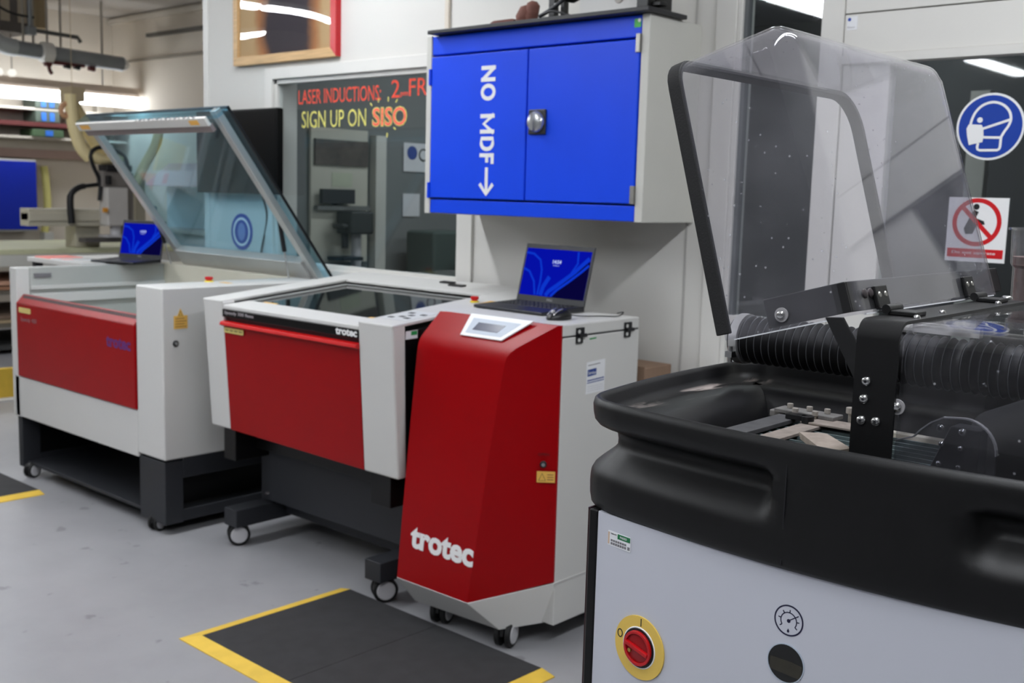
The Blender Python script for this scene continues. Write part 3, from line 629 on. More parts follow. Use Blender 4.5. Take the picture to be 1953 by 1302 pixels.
# ------------------------------------------------------------------ laptops and mouse
SCR = emit('screen_blue', (6, 18, 176), 0.85)
SCR2 = emit('screen_blue_light', (14, 58, 216), 0.85)
SCR3 = emit('screen_navy', (12, 8, 72), 0.6)
SCRW = emit('screen_white', (200, 215, 255), 0.9)
LAPB = mat('laptop_black', (34, 35, 40), 0.45, var=0.06)
BEZ = mat('laptop_bezel', (44, 45, 48), 0.5, var=0.04)
def laptop(o, ang, lab, w_=.325, d_=.222, h_=.212, tilt=14, rz=0.0):
    o = Vector(o); t = thing('laptop', o, lab, 'laptop', 'laptops on the machines')
    c, s = math.cos(rz), math.sin(rz); A = Vector((c, s, 0)); Bv = Vector((-s, c, 0))       # A along the hinge, Bv towards the hinge
    P = lambda a, b, z: o + A*a + Bv*b + EZ*z
    build(MB().hexa([P(-w_/2, 0, 0.002), P(w_/2, 0, 0.002), P(w_/2, d_, 0.002), P(-w_/2, d_, 0.002)], [P(-w_/2, 0, .012), P(w_/2, 0, .012), P(w_/2, d_, .02), P(-w_/2, d_, .02)]), 'base', LAPB, t, bevel=0.003)
    kb = MB()
    for r in range(5):
        for k in range(14):
            a = -w_*.42 + k*w_*.06; b = d_*.44 + r*.021
            z = .012 + .008*b/d_
            kb.hexa([P(a, b, z), P(a+.0165, b, z), P(a+.0165, b+.0175, z), P(a, b+.0175, z)], [P(a+.001, b+.001, z+.0025), P(a+.0155, b+.001, z+.0025), P(a+.0155, b+.0165, z+.0025), P(a+.001, b+.0165, z+.0025)])
    build(kb, 'keyboard', INK, t)['kind'] = 'stuff'
    build(MB().hexa([P(-.05, .012, .0115), P(.04, .012, .0115), P(.04, .072, .0135), P(-.05, .072, .0135)], [P(-.05, .012, .0132), P(.04, .012, .0132), P(.04, .072, .0153), P(-.05, .072, .0153)]), 'touchpad', BEZ, t)
    tl = math.radians(tilt); Uv = (EZ*math.cos(tl) + Bv*math.sin(tl)); N = A.cross(Uv)   # N faces the user
    h0 = P(0, d_-.004, .018); Q = lambda a, u, n: h0 + A*a + Uv*u + N*n
    sc = build(MB().hexa([Q(-w_/2, 0, -.006), Q(w_/2, 0, -.006), Q(w_/2, h_, -.006), Q(-w_/2, h_, -.006)], [Q(-w_/2, 0, 0), Q(w_/2, 0, 0), Q(w_/2, h_, 0), Q(-w_/2, h_, 0)]), 'screen_lid', BEZ, t, bevel=0.002)
    q0 = Q(-w_/2+.009, .022, 0.0); W_, H_ = w_-.018, h_-.039
    build(MB().plate([(0, 0), (W_, 0), (W_, H_), (0, H_)], .0006, q0, A, Uv), 'display', SCR, sc)
    q1 = q0 + N*.0007; f = lambda p: [(x*W_, y*H_) for x, y in p]
    build(MB().plate(f([(.50, 0), (.53, .10), (.66, .33), (.86, .62), (1, .80), (1, .0)]), .0003, q1, A, Uv), 'wallpaper_shade', SCR3, sc)
    sw = MB()
    sw.ribbon(f([(.42, .02), (.46, .12), (.62, .32), (.80, .56), (.98, .86)]), .016, .0004, q1, A, Uv)
    sw.ribbon(f([(.50, .02), (.58, .16), (.74, .36), (.90, .58), (.99, .72)]), .010, .0004, q1, A, Uv)
    sw.ribbon(f([(.0, .90), (.12, .88), (.24, .76), (.29, .55), (.30, .30), (.29, .02)]), .008, .0004, q1, A, Uv)
    sw.ribbon(f([(.0, .56), (.10, .50), (.20, .30), (.25, .02)]), .008, .0004, q1, A, Uv)
    sw.ribbon(f([(.34, .02), (.36, .20), (.43, .42)]), .018, .0004, q1, A, Uv)
    sw.ribbon(f([(.80, .98), (.82, .74), (.74, .50)]), .008, .0004, q1, A, Uv)
    build(sw, 'wallpaper_swirl', SCR2, sc)
    text('14:54', 'clock_lettering', SCRW, sc, q1 + N*.0006 + A*W_*.44 + Uv*H_*.70, A, Uv, .040, .014, .0003, 0.02)
    text('Friday 2', 'date_lettering', SCRW, sc, q1 + N*.0006 + A*W_*.455 + Uv*H_*.645, A, Uv, .028, .005, .0003)
    text('DELL', 'bezel_lettering', mat('bezel_print', (150, 150, 152), 0.4), sc, Q(-.014, .007, .0003), A, Uv, .028, .008, .0003, 0.02)
    build(MB().cyl(Q(0, h_-.008, 0), Q(0, h_-.008, .001), .0025, 10), 'webcam', INK, sc)
    return t
laptop((-2.49, 2.76, 1.053), 0, 'black laptop with a glowing blue screen on top of the extraction unit', rz=-0.035)
# sub assembly: mouse
mo = thing('computer_mouse', (-2.235, 2.735, 1.0535), 'black wired mouse with silver stripes beside the laptop', 'mouse')
bm = bmesh.new(); bmesh.ops.create_uvsphere(bm, u_segments=24, v_segments=14, radius=1.0)
for v in bm.verts:
    z = max(v.co.z, -0.25); v.co = Vector((v.co.x*.031, v.co.y*.054, (z+.25)*.026*(1+.18*v.co.y))) + mo.location
    
build(bm, 'shell', mat('mouse_black', (22, 22, 24), 0.3), mo, smooth=60)
for sx in (-1, 1):
    build(MB().tube([mo.location + Vector((sx*.013, y, .0325*math.sqrt(max(0, 1-(y/.054)**2-(.42)**2))*(1+.18*y/.054)+.0045)) for y in (-.044, -.038, -.03, -.02, -.01, 0)], .0025, 8), 'silver_stripe', CHROME, mo, smooth=50)
build(MB().cyl(mo.location + Vector((-.004, -.032, .0265)), mo.location + Vector((.004, -.032, .0265)), .006, 12), 'scroll_wheel', GREYP, mo, smooth=40)
build(MB().tube(smooth_path([mo.location + Vector(p) for p in ((0, .05, .012), (.01, .10, .005), (.04, .17, .0035), (.075, .22, .0035), (.06, .27, .012), (.02, .29, .0035))]), .002, 8), 'cable', BLACK, mo, smooth=50)

# ------------------------------------------------------------------ wall cabinet
wc = thing('wall_cabinet', (-2.63, 3.145, 1.372), 'grey wall cabinet with bright blue doors', 'cabinet')
xl, xr, yf, zb, ztp = -3.147, -2.105, 2.99, 1.370, 2.045
body = MB().box((xl, yf+.0, zb), (xl+.028, WY, ztp)).box((xr-.032, yf, zb), (xr, WY, ztp)).box((xl+.028, yf+.02, ztp-.02), (xr-.032, WY, ztp)).box((xl+.028, yf+.02, zb), (xr-.032, WY, zb+.02)).box((xl+.028, WY-.02, zb), (xr-.032, WY-.005, ztp))
build(body, 'carcass', CABG, wc, bevel=0.003)
dl, drr = xl+.030, xr-.034; dm = -2.622
build(MB().box((dl, yf+.002, ztp-.073), (drr, yf+.022, ztp-.002)), 'top_rail', BLUE, wc, bevel=0.004)
build(MB().box((dl, yf+.002, zb+.002), (drr, yf+.022, zb+.055)), 'bottom_rail', BLUE, wc, bevel=0.004)
doL = build(MB().box((dl+.002, yf-.004, zb+.061), (dm-.003, yf+.018, ztp-.080)), 'door', BLUE, wc, bevel=0.004)
doR = build(MB().box((dm+.003, yf-.004, zb+.061), (drr-.002, yf+.018, ztp-.080)), 'door', BLUE, wc, bevel=0.004)
lo = (-2.848, yf-.0045, 1.917); LS, LH = .0145, .072; h2 = LS/2
def stroke(m, *pts, closed=False):
    m.k = getattr(m, 'k', 0) + 1; m.ribbon(list(pts), LS, .0006 + .0003*m.k, lo, -EZ, EX, closed)
def letters(fn):
    m = MB(); fn(m); build(m, 'door_lettering', WHITE, doL)
def l_n(m): stroke(m, (h2, 0), (h2, LH)); stroke(m, (h2-.001, LH-.006), (.057-h2+.001, .006)); stroke(m, (.057-h2, 0), (.057-h2, LH))
def l_o(m): stroke(m, *[(.095 + (.0305-h2)*math.cos(2*PI*k/32), LH/2 + (LH/2+.001-h2)*math.sin(2*PI*k/32)) for k in range(32)], closed=True)
def l_m(m): stroke(m, (.174+h2, 0), (.174+h2, LH)); stroke(m, (.176, LH-.004), (.2095, .018), (.243, LH-.004)); stroke(m, (.245-h2, 0), (.245-h2, LH))
def l_d(m): stroke(m, (.256+h2, h2), (.256+h2, LH-h2), *[(.280 + (.029-h2)*math.cos(math.radians(a)), LH/2 + (LH/2-h2)*math.sin(math.radians(a))) for a in range(90, -91, -12)], closed=True)
def l_f(m): stroke(m, (.317+h2, 0), (.317+h2, LH)); stroke(m, (.317, LH-h2), (.356, LH-h2)); stroke(m, (.317, LH*.52), (.351, LH*.52))
for fn_ in (l_n, l_o, l_m, l_d, l_f): letters(fn_)
am = MB(); o_ = (-2.811, yf-.0045, 1.548)
am.ribbon([(0, 0), (.095, 0)], .0145, .0008, o_, -EZ, EX); am.ribbon([(.060, .034), (.098, 0.0), (.060, -.034)], .0145, .0012, o_, -EZ, EX)
build(am, 'arrow_mark', WHITE, doL)
kn = build(MB().box((-2.607, yf-.012, 1.664), (-2.527, yf-.004, 1.752)), 'handle_plate', mat('handle_black', (40, 42, 46), 0.4), doR, bevel=0.004)
hk = build(MB().lathe((-2.567, yf-.012, 1.708), (-2.567, yf-.030, 1.708), [(0, .036), (.3, .037), (.8, .033), (1, .026)], 28).box((-2.573, yf-.040, 1.678), (-2.561, yf-.026, 1.738)), 'turn_handle', mat('handle_silver', (190, 192, 194), 0.3, metal=0.8), doR, smooth=40)
for z in (1.952, 1.460): 
    build(MB().box((drr-.014, yf-.010, z-.030), (drr+.002, yf+.004, z+.030)), 'hinge', STEEL, wc, bevel=0.002)
    for dz in (-.01, .01): pass
build(MB().cyl((dl-.004, yf-.004, 1.86), (dl-.004, yf-.004, 1.92), .006, 10).cyl((dl-.004, yf-.004, 1.43), (dl-.004, yf-.004, 1.49), .006, 10), 'hinge_pin', BLUE, wc, smooth=40)
build(MB().plate(rounded(0, 0, .026, .028, .003), .0012, (-2.168, yf+.002, 2.003), EX, EZ), 'green_badge', mat('badge_green', (60, 180, 70), 0.4), wc)
build(MB().plate(circle(.020, .022, .006, 14), .0006, (-2.168, yf+.0008, 2.003), EX, EZ), 'badge_dot', WHITE, wc)

# black board on top of the cabinet and the things lying on it
bt = build(MB().box((-3.105, 2.950, 2.0455), (-2.085, 3.175, 2.060)), 'board', mat('board_black', (44, 44, 46), 0.5), None, bevel=0.003, loc=(-2.6, 3.06, 2.0455))
tag(bt, 'long flat black board lying on top of the blue cabinet', 'board')
gv = thing('work_glove', (-2.72, 3.05, 2.0605), 'brown leather work glove lying on the black board', 'glove')
GL = mat('glove_brown', (122, 80, 70), 0.8, var=0.2, scale=40); GL2 = mat('glove_maroon', (104, 60, 52), 0.8, var=0.2, scale=40)
build(MB().lathe((-2.72, 3.05, 2.0625), (-2.68, 3.05, 2.125), [(0, .016), (.3, .03), (.8, .028), (1, .012)], 14).lathe((-2.682, 3.055, 2.064), (-2.66, 3.055, 2.142), [(0, .016), (.3, .026), (.85, .024), (1, .01)], 14), 'palm', GL, gv, smooth=60)
for i, (a, b) in enumerate((((-2.73, 3.03, 2.0735), (-2.84, 3.02, 2.0725)), ((-2.73, 3.05, 2.0735), (-2.83, 3.055, 2.0735)), ((-2.72, 3.07, 2.0735), (-2.81, 3.085, 2.0725)))):
    build(MB().lathe(a, b, [(0, .008), (.1, .011), (.85, .010), (1, .004)], 10), 'finger', GL2, gv, smooth=60)
cl = thing('clamp_stand', (-2.52, 3.06, 2.060), 'black clamp lamp base with thick cable on the black board', 'lamp')
build(MB().box((-2.60, 3.03, 2.060), (-2.50, 3.10, 2.078)), 'base', BLACK, cl, bevel=0.003)
build(MB().box((-2.59, 3.05, 2.078), (-2.56, 3.075, 2.19)).box((-2.535, 3.05, 2.078), (-2.515, 3.075, 2.13)), 'clamp_arm', BLACK, cl, bevel=0.004)
build(MB().lathe((-2.51, 3.05, 2.135), (-2.455, 3.05, 2.165), [(0, .014), (.3, .03), (1, .038)], 18), 'lamp_head', BLACK, cl, smooth=40)
build(MB().tube(smooth_path([(-2.605, 3.02, 2.078), (-2.58, 3.025, 2.090), (-2.53, 3.025, 2.112), (-2.48, 3.04, 2.15)]), .007, 10), 'cable', DARK, cl, smooth=50)
build(MB().tube(smooth_path([(-2.60, 3.02, 2.083), (-2.53, 3.0, 2.088), (-2.47, 3.0, 2.073), (-2.44, 3.0, 2.064)]), .004, 8), 'thin_cable', INK, cl, smooth=50)
build(MB().lathe((-2.545, 3.045, 2.115), (-2.545, 3.035, 2.115), [(0, .009), (1, .007)], 12), 'clamp_screw', CHROME, cl, smooth=40)
bx = thing('white_case', (-2.30, 3.09, 2.060), 'white metal case with round socket on the black board', 'case')
build(MB().box((-2.445, 3.045, 2.060), (-2.172, 3.15, 2.22)), 'shell', MACH, bx, bevel=0.004)
build(MB().lathe((-2.275, 3.045, 2.117), (-2.275, 3.041, 2.117), [(0, .020), (1, .018)], 20), 'socket_ring', mat('ring_grey', (176, 168, 164), 0.5), bx, smooth=40)
build(MB().box((-2.292, 3.038, 2.112), (-2.266, 3.041, 2.126)), 'socket_plug', INK, bx)
bs = thing('monitor_bracket', (-2.125, 3.07, 2.060), 'black metal bracket with knob at the right end of the board', 'bracket')
build(MB().box((-2.170, 3.00, 2.060), (-2.125, 3.14, 2.20)), 'upright', BLACK, bs, bevel=0.003)
build(MB().box((-2.125, 3.02, 2.072), (-2.09, 3.06, 2.085)).box((-2.125, 3.02, 2.110), (-2.08, 3.06, 2.122)), 'arm', BLACK, bs, bevel=0.002)
build(MB().lathe((-2.105, 3.02, 2.097), (-2.105, 3.008, 2.097), [(0, .012), (1, .009)], 12), 'knob', CHROME, bs, smooth=40)

# ------------------------------------------------------------------ wall things
pf = thing('picture_frame', (-4.45, WY, 2.06), 'wooden picture frame with a red right edge hanging on the wall', 'picture')
xl, xr, zb, ztp = -4.865, -4.045, 2.058, 2.66
build(MB().prism([(xl, WY-.03, zb), (xr, WY-.03, zb), (xr-.042, WY-.03, zb+.042), (xl+.036, WY-.03, zb+.042)], (0, .03, 0)).prism([(xl, WY-.03, zb), (xl+.036, WY-.03, zb+.042), (xl+.036, WY-.03, ztp), (xl, WY-.03, ztp)], (0, .03, 0)).box((xl, WY-.03, ztp-.04), (xr, WY, ztp)), 'frame', WOOD, pf, bevel=0.002)
fr = build(MB().prism([(xr, WY-.032, zb), (xr, WY-.032, ztp), (xr-.042, WY-.032, ztp), (xr-.042, WY-.032, zb+.042)], (0, .032, 0)), 'frame_side', mat('frame_red', (190, 16, 30), 0.3), pf, bevel=0.002)
fr['label'] = 'red right side of the frame'
def picture_mat():
    m = bpy.data.materials.new('burnt_wood_print'); m.use_nodes = True; nt = m.node_tree; b = nt.nodes['Principled BSDF']
    tc = nt.nodes.new('ShaderNodeTexCoord'); mp = nt.nodes.new('ShaderNodeMapping'); mp.inputs['Location'].default_value = (-.05, 0, -.42); mp.inputs['Scale'].default_value = (3.3, 1, 2.3)
    g = nt.nodes.new('ShaderNodeTexGradient'); g.gradient_type = 'SPHERICAL'
    n = nt.nodes.new('ShaderNodeTexNoise'); n.inputs['Scale'].default_value = 9; n.inputs['Detail'].default_value = 5
    ad = nt.nodes.new('ShaderNodeMath'); ad.operation = 'MULTIPLY_ADD'; ad.inputs[1].default_value = 0.30
    r = nt.nodes.new('ShaderNodeValToRGB'); r.color_ramp.elements[0].color = (*lin((200, 168, 124)), 1); r.color_ramp.elements[0].position = .22
    r.color_ramp.elements[1].color = (*lin((58, 52, 60)), 1); r.color_ramp.elements[1].position = .62
    e = r.color_ramp.elements.new(.42); e.color = (*lin((176, 118, 74)), 1)
    nt.links.new(tc.outputs['Object'], mp.inputs[0]); nt.links.new(mp.outputs[0], g.inputs[0]); nt.links.new(tc.outputs['Object'], n.inputs['Vector'])
    nt.links.new(n.outputs['Fac'], ad.inputs[0]); nt.links.new(g.outputs['Fac'], ad.inputs[2]); nt.links.new(ad.outputs[0], r.inputs[0]); nt.links.new(r.outputs[0], b.inputs['Base Color'])
    b.inputs['Roughness'].default_value = 0.9
    return m
build(MB().box((xl+.03, WY-.014, zb+.036), (xr-.036, WY-.010, ztp-.03)), 'print', picture_mat(), pf)
# slightly bowed acrylic pane
bm = bmesh.new(); NX, NZ = 14, 10; g = []
for i in range(NX+1):
    for j in range(NZ+1):
        x = xl+.03 + (xr-.036-xl-.03)*i/NX; z = zb+.036 + (ztp-.03-zb-.036)*j/NZ
        u = (2*i/NX-1); v = (2*j/NZ-1)
        g.append(bm.verts.new((x, WY-.018-.0035*(1-u*u)*(1-v*v), z)))
for i in range(NX):
    for j in range(NZ): bm.faces.new((g[i*(NZ+1)+j], g[(i+1)*(NZ+1)+j], g[(i+1)*(NZ+1)+j+1], g[i*(NZ+1)+j+1]))
build(bm, 'pane', clear('picture_pane', (0.98, 0.98, 0.98), 1.9, rough=0.0), pf, smooth=60)

tv = thing('wall_screen', (-4.80, 3.26, 1.41), 'flat black screen mounted on the wall left of the window', 'screen')
build(MB().box((-5.158, 3.236, 1.418), (-4.448, 3.275, 1.838)), 'casing', mat('screen_black', (3, 3, 4), 0.4, spec=0.15), tv, bevel=0.006)
build(MB().box((-5.146, 3.2345, 1.432), (-4.460, 3.237, 1.826)), 'display', mat('screen_off', (2, 2, 3), 0.3, spec=0.12), tv)
build(MB().box((-4.95, 3.275, 1.55), (-4.65, 3.30, 1.70)), 'wall_bracket', DARK, tv)
build(MB().tube(smooth_path([(-4.62, 3.27, 1.42), (-4.60, 3.285, 1.30), (-4.66, 3.29, 1.12), (-4.70, 3.29, .95)]), .005, 8), 'cable', INK, tv, smooth=50)

sg = thing('safety_sign', (-4.838, WY, 1.13), 'round blue safety sign on the wall below the black screen', 'sign')
build(MB().lathe((-4.838, WY, 1.222), (-4.838, WY-.003, 1.222), [(0, .094), (1, .094)], 40), 'disc', SIGN_BLUE, sg)
build(MB().ribbon(circle(0, 0, .068, 36), .012, .0008, (-4.838, WY-.003, 1.222), EX, EZ, True), 'white_ring', WHITE, sg)
build(MB().plate([(x*.72, y) for x, y in circle(0, 0, .046, 24)], .0008, (-4.838, WY-.003, 1.222), EX, EZ), 'head_figure', mat('figure_pale', (120, 140, 200), 0.5), sg)

mk = thing('mask_sign', (-1.122, WY, 1.585), 'round blue wear-a-mask sign stuck on the door glass', 'sign')
oc = Vector((-1.122, WY+.014, 1.684)); R0 = .096
dk = build(MB().lathe(oc, oc - EY*.001, [(0, R0), (1, R0)], 48), 'backing', WHITE, mk)
build(MB().lathe(oc - EY*.001, oc - EY*.0018, [(0, R0*.93), (1, R0*.93)], 48), 'disc', SIGN_BLUE, mk)
nn_ = lambda p: [((x-586)/207*R0, (290-y)/205*R0) for x, y in p]
o2 = oc - EY*.0018
hm = MB()
sm = [(p.x, p.y) for p in smooth_path([Vector((x, y, 0)) for x, y in ((466, 280), (474, 240), (495, 195), (535, 158), (595, 142), (655, 160), (695, 200), (708, 245), (698, 285), (675, 322), (658, 355))], 5)]
hm.ribbon(nn_(sm), .0072, .0006, o2, EX, EZ)
hm.ribbon(nn_([(658, 352), (657, 415), (652, 428), (640, 434), (534, 434), (522, 428), (518, 415), (522, 390)]), .0072, .0008, o2, EX, EZ)
hm.ribbon(nn_([(545, 302), (706, 250)]), .0072, .0010, o2, EX, EZ); hm.ribbon(nn_([(545, 355), (660, 358)]), .0072, .0010, o2, EX, EZ)
build(hm, 'head_outline', WHITE, mk)
build(MB().plate(nn_([(466, 402), (450, 342), (444, 300), (456, 274), (500, 276), (535, 278), (547, 300), (552, 345), (548, 384)]), .0012, o2, EX, EZ), 'mask_shape', WHITE, mk)
build(MB().plate(nn_(circle(522, 249, 17, 20)), .0008, o2, EX, EZ), 'eye_dot', WHITE, mk)

ph = thing('prohibition_sign', (-1.15, WY, 1.29), 'white rectangular prohibition sign with red ring on the door glass', 'sign')
x0_, x1_, z0_, z1_ = -1.222, -1.050, 1.292, 1.480
build(MB().box((x0_, WY+.0125, z0_), (x1_, WY+.014, z1_)), 'plate', WHITE, ph)
oc = (-1.137, WY+.0125, 1.408)
build(MB().ribbon(circle(0, 0, .064, 40), .013, .0006, oc, EX, EZ, True).ribbon([(-.042, .042), (.042, -.042)], .013, .0007, oc, EX, EZ), 'red_ring', SIGN_RED, ph)
build(MB().plate([(-.036, -.02), (-.022, .012), (-.010, .036), (.004, .030), (-.004, .012), (.020, .004), (.024, -.006), (.002, -.008), (-.010, -.034), (-.03, -.036)], .0005, oc, EX, EZ).plate(circle(-.004, .045, .009, 14), .0005, oc, EX, EZ), 'black_figure', INK, ph)
rb = build(MB().box((x0_+.006, WY+.0118, 1.304), (x1_-.006, WY+.0125, 1.330)), 'red_band', SIGN_RED, ph)
text('Do not operate', 'sign_lettering', WHITE, rb, (x0_+.02, WY+.0117, 1.312), EX, EZ, .125, .011, .0004)

bxc = thing('cardboard_box', (-2.22, 3.15, 0), 'brown cardboard box leaning behind the extraction unit', 'box')
build(MB().box((-2.36, 3.10, 0.0), (-2.145, 3.27, 0.866)), 'carton', CARD, bxc, bevel=0.004)
build(MB().box((-2.365, 3.095, 0.80), (-2.140, 3.10, 0.872)), 'flap', CARD, bxc, bevel=0.002)
build(MB().plate([(0, 0), (.03, -.01), (.026, .03), (.006, .04)], .001, (-2.275, 3.0945, .815), EX, EZ), 'tape_scrap', LABEL_PALE, bxc)

# ------------------------------------------------------------------ floor mats: bevelled yellow edges round ribbed black tiles
def mat_piece(t, pts, h):
    return None
RUBM = mat('mat_black', (40, 40, 42), 0.75, var=0.18, scale=18, bump=0.25, bscale=220)
def floor_mat(origin, ang, W_, D_, n, lab, nr=1):
    t = thing('floor_mat', origin, lab, 'mat', 'anti-fatigue floor mats')
    c, s = math.cos(ang), math.sin(ang); A, Bv = Vector((c, s, 0)), Vector((-s, c, 0)); o = Vector(origin)
    P = lambda a, b, z: o + A*a + Bv*b + EZ*z
    e = .052; H = .014
    for r in range(nr):
        for k in range(n):
            a0, a1 = W_*k/n + .0008, W_*(k+1)/n - .0008; b0, b1 = D_*r/nr + .0008, D_*(r+1)/nr - .0008
            build(MB().prism([P(a0, b0, .001), P(a1, b0, .001), P(a1, b1, .001), P(a0, b1, .001)], (0, 0, H-.001)), 'tile', RUBM, t, bevel=.0012)
    for (p, q) in (((0, 0), (W_, 0)), ((0, 0), (0, D_)), ((W_, 0), (W_, D_))):
        if p[1] == q[1]:
            lo = [P(p[0]-e, -e, 0), P(q[0]+e, -e, 0), P(q[0], 0, 0), P(p[0], 0, 0)]; hi = [P(p[0]-e, -e, .003), P(q[0]+e, -e, .003), P(q[0], 0, H), P(p[0], 0, H)]
        elif p[0] == 0:
            lo = [P(-e, -e, 0), P(0, 0, 0), P(0, D_, 0), P(-e, D_, 0)]; hi = [P(-e, -e, .003), P(0, 0, H), P(0, D_, H), P(-e, D_, .003)]
        else:
            lo = [P(W_, 0, 0), P(W_+e, -e, 0), P(W_+e, D_, 0), P(W_, D_, 0)]; hi = [P(W_, 0, H), P(W_+e, -e, .003), P(W_+e, D_, .003), P(W_, D_, H)]
        build(MB().hexa(lo, hi), 'edge_strip', YELLOW, t)
    return t
floor_mat((-2.965, 1.862, 0), -0.012, .925, .61, 2, 'black floor mat with yellow edges in front of the extraction unit')
floor_mat((-5.89, 1.66, 0), 0.0, .92, .60, 2, 'black floor mat with yellow edge in front of the open laser cutter')

# ------------------------------------------------------------------ cutting machine in the foreground
cm = thing('cutting_machine', (-0.56, 1.45, 0), 'large cutting machine in the foreground with black basin and raised clear hood', 'machine')
XC, HW = -0.56, 0.425
YB = 1.735
HC = .366          # half width of the cabinet below the basin
def front_y(x): return 1.166 + 0.24*(x - XC)**2
def plan(inset, n_c=9):
    """closed outline of the basin at one height: bowed front, rounded corners; returns list of (point, window weight of the hand grips)"""
    pts = []; rc = .060; x0, x1 = XC-HW, XC+HW
    yl = front_y(x0)
    xs = [x0+rc + (2*HW-2*rc)*i/46 for i in range(47)]
    for x in xs: pts.append((x, front_y(x), 'f'))
    for i in range(1, n_c): a = math.radians(-90 + 90*i/n_c); pts.append((x1-rc + rc*math.cos(a), yl-.008+rc + rc*math.sin(a), 'c'))
    for i in range(20): pts.append((x1, yl+rc + (YB-rc-yl-rc)*i/19, 'r'))
    for i in range(1, n_c): a = math.radians(90*i/n_c); pts.append((x1-rc + rc*math.cos(a), YB-rc + rc*math.sin(a), 'c'))
    for i in range(30): pts.append((x1-rc - (2*HW-2*rc)*i/29, YB, 'b'))
    for i in range(1, n_c): a = math.radians(90 + 90*i/n_c); pts.append((x0+rc + rc*math.cos(a), YB-rc + rc*math.sin(a), 'c'))
    for i in range(20): pts.append((x0, YB-rc - (YB-rc-yl-rc)*i/19, 'l'))
    for i in range(1, n_c): a = math.radians(180 + 90*i/n_c); pts.append((x0+rc + rc*math.cos(a), yl-.008+rc + rc*math.sin(a), 'c'))
    out = []
    for x, y, k in pts:
        f = max(-1, min(1, (x - XC)/HW)); x2 = x - f*.305*max(0, 1.6 - y)**2
        out.append((x2, y, k))
    return out
base = plan(0)
NP = len(base)
nrmls = []
for i in range(NP):
    a, b = base[i-1], base[(i+1) % NP]; t = Vector((b[0]-a[0], b[1]-a[1])).normalized(); nrmls.append(Vector((t.y, -t.x)))
def grip(p):
    x, y, k = p
    sm = lambda t: max(0, min(1, t))**2 * (3 - 2*max(0, min(1, t)))
    wl = sm((-0.612 - x)/.022); wr = sm((x + .392)/.022)
    back = sm((1.52 - y)/.04)
    return max(wl, wr) * back
GW = [grip(p) for p in base]
# (z, inset flush, inset in the hand grip)
PROF = [(0.955, .150, .150), (1.060, .128, .128), (1.095, .122, .122), (1.118, .112, .112), (1.133, .094, .094), (1.139, .076, .076), (1.139, .040, .040), (1.143, .026, .026), (1.152, .018, .018), (1.163, .014, .014),
        (1.1685, .009, .009), (1.169, .005, .005), (1.166, .001, .001), (1.158, -.001, -.001), (1.146, -.001, .000), (1.137, .000, .002), (1.130, .000, .008), (1.125, .0005, .018), (1.1215, .001, .029), (1.117, .001, .0355), (1.108, .001, .037), (1.099, .001, .0365), (1.0935, .001, .032), (1.087, .001, .024), (1.079, .0005, .014), (1.071, .000, .005), (1.062, -.0005, .000), (1.055, -.001, -.001), (1.045, -.0015, -.0015), (1.028, -.001, -.001), (1.017, .001, .001), (1.011, .006, .006), (1.009, .016, .016)]
bm = bmesh.new(); rings = []
for z, i0, i1 in PROF:
    ring = []
    for p, n, g in zip(base, nrmls, GW):
        ins = i0*(1-g) + i1*g
        ring.append(bm.verts.new((p[0] - n.x*ins, p[1] - n.y*ins, z)))
    rings.append(ring)
for a, b in zip(rings, rings[1:]):
    for i in range(NP): bm.faces.new((a[i], a[(i+1) % NP], b[(i+1) % NP], b[i]))
bm.faces.new(rings[0]); bm.faces.new(rings[-1])
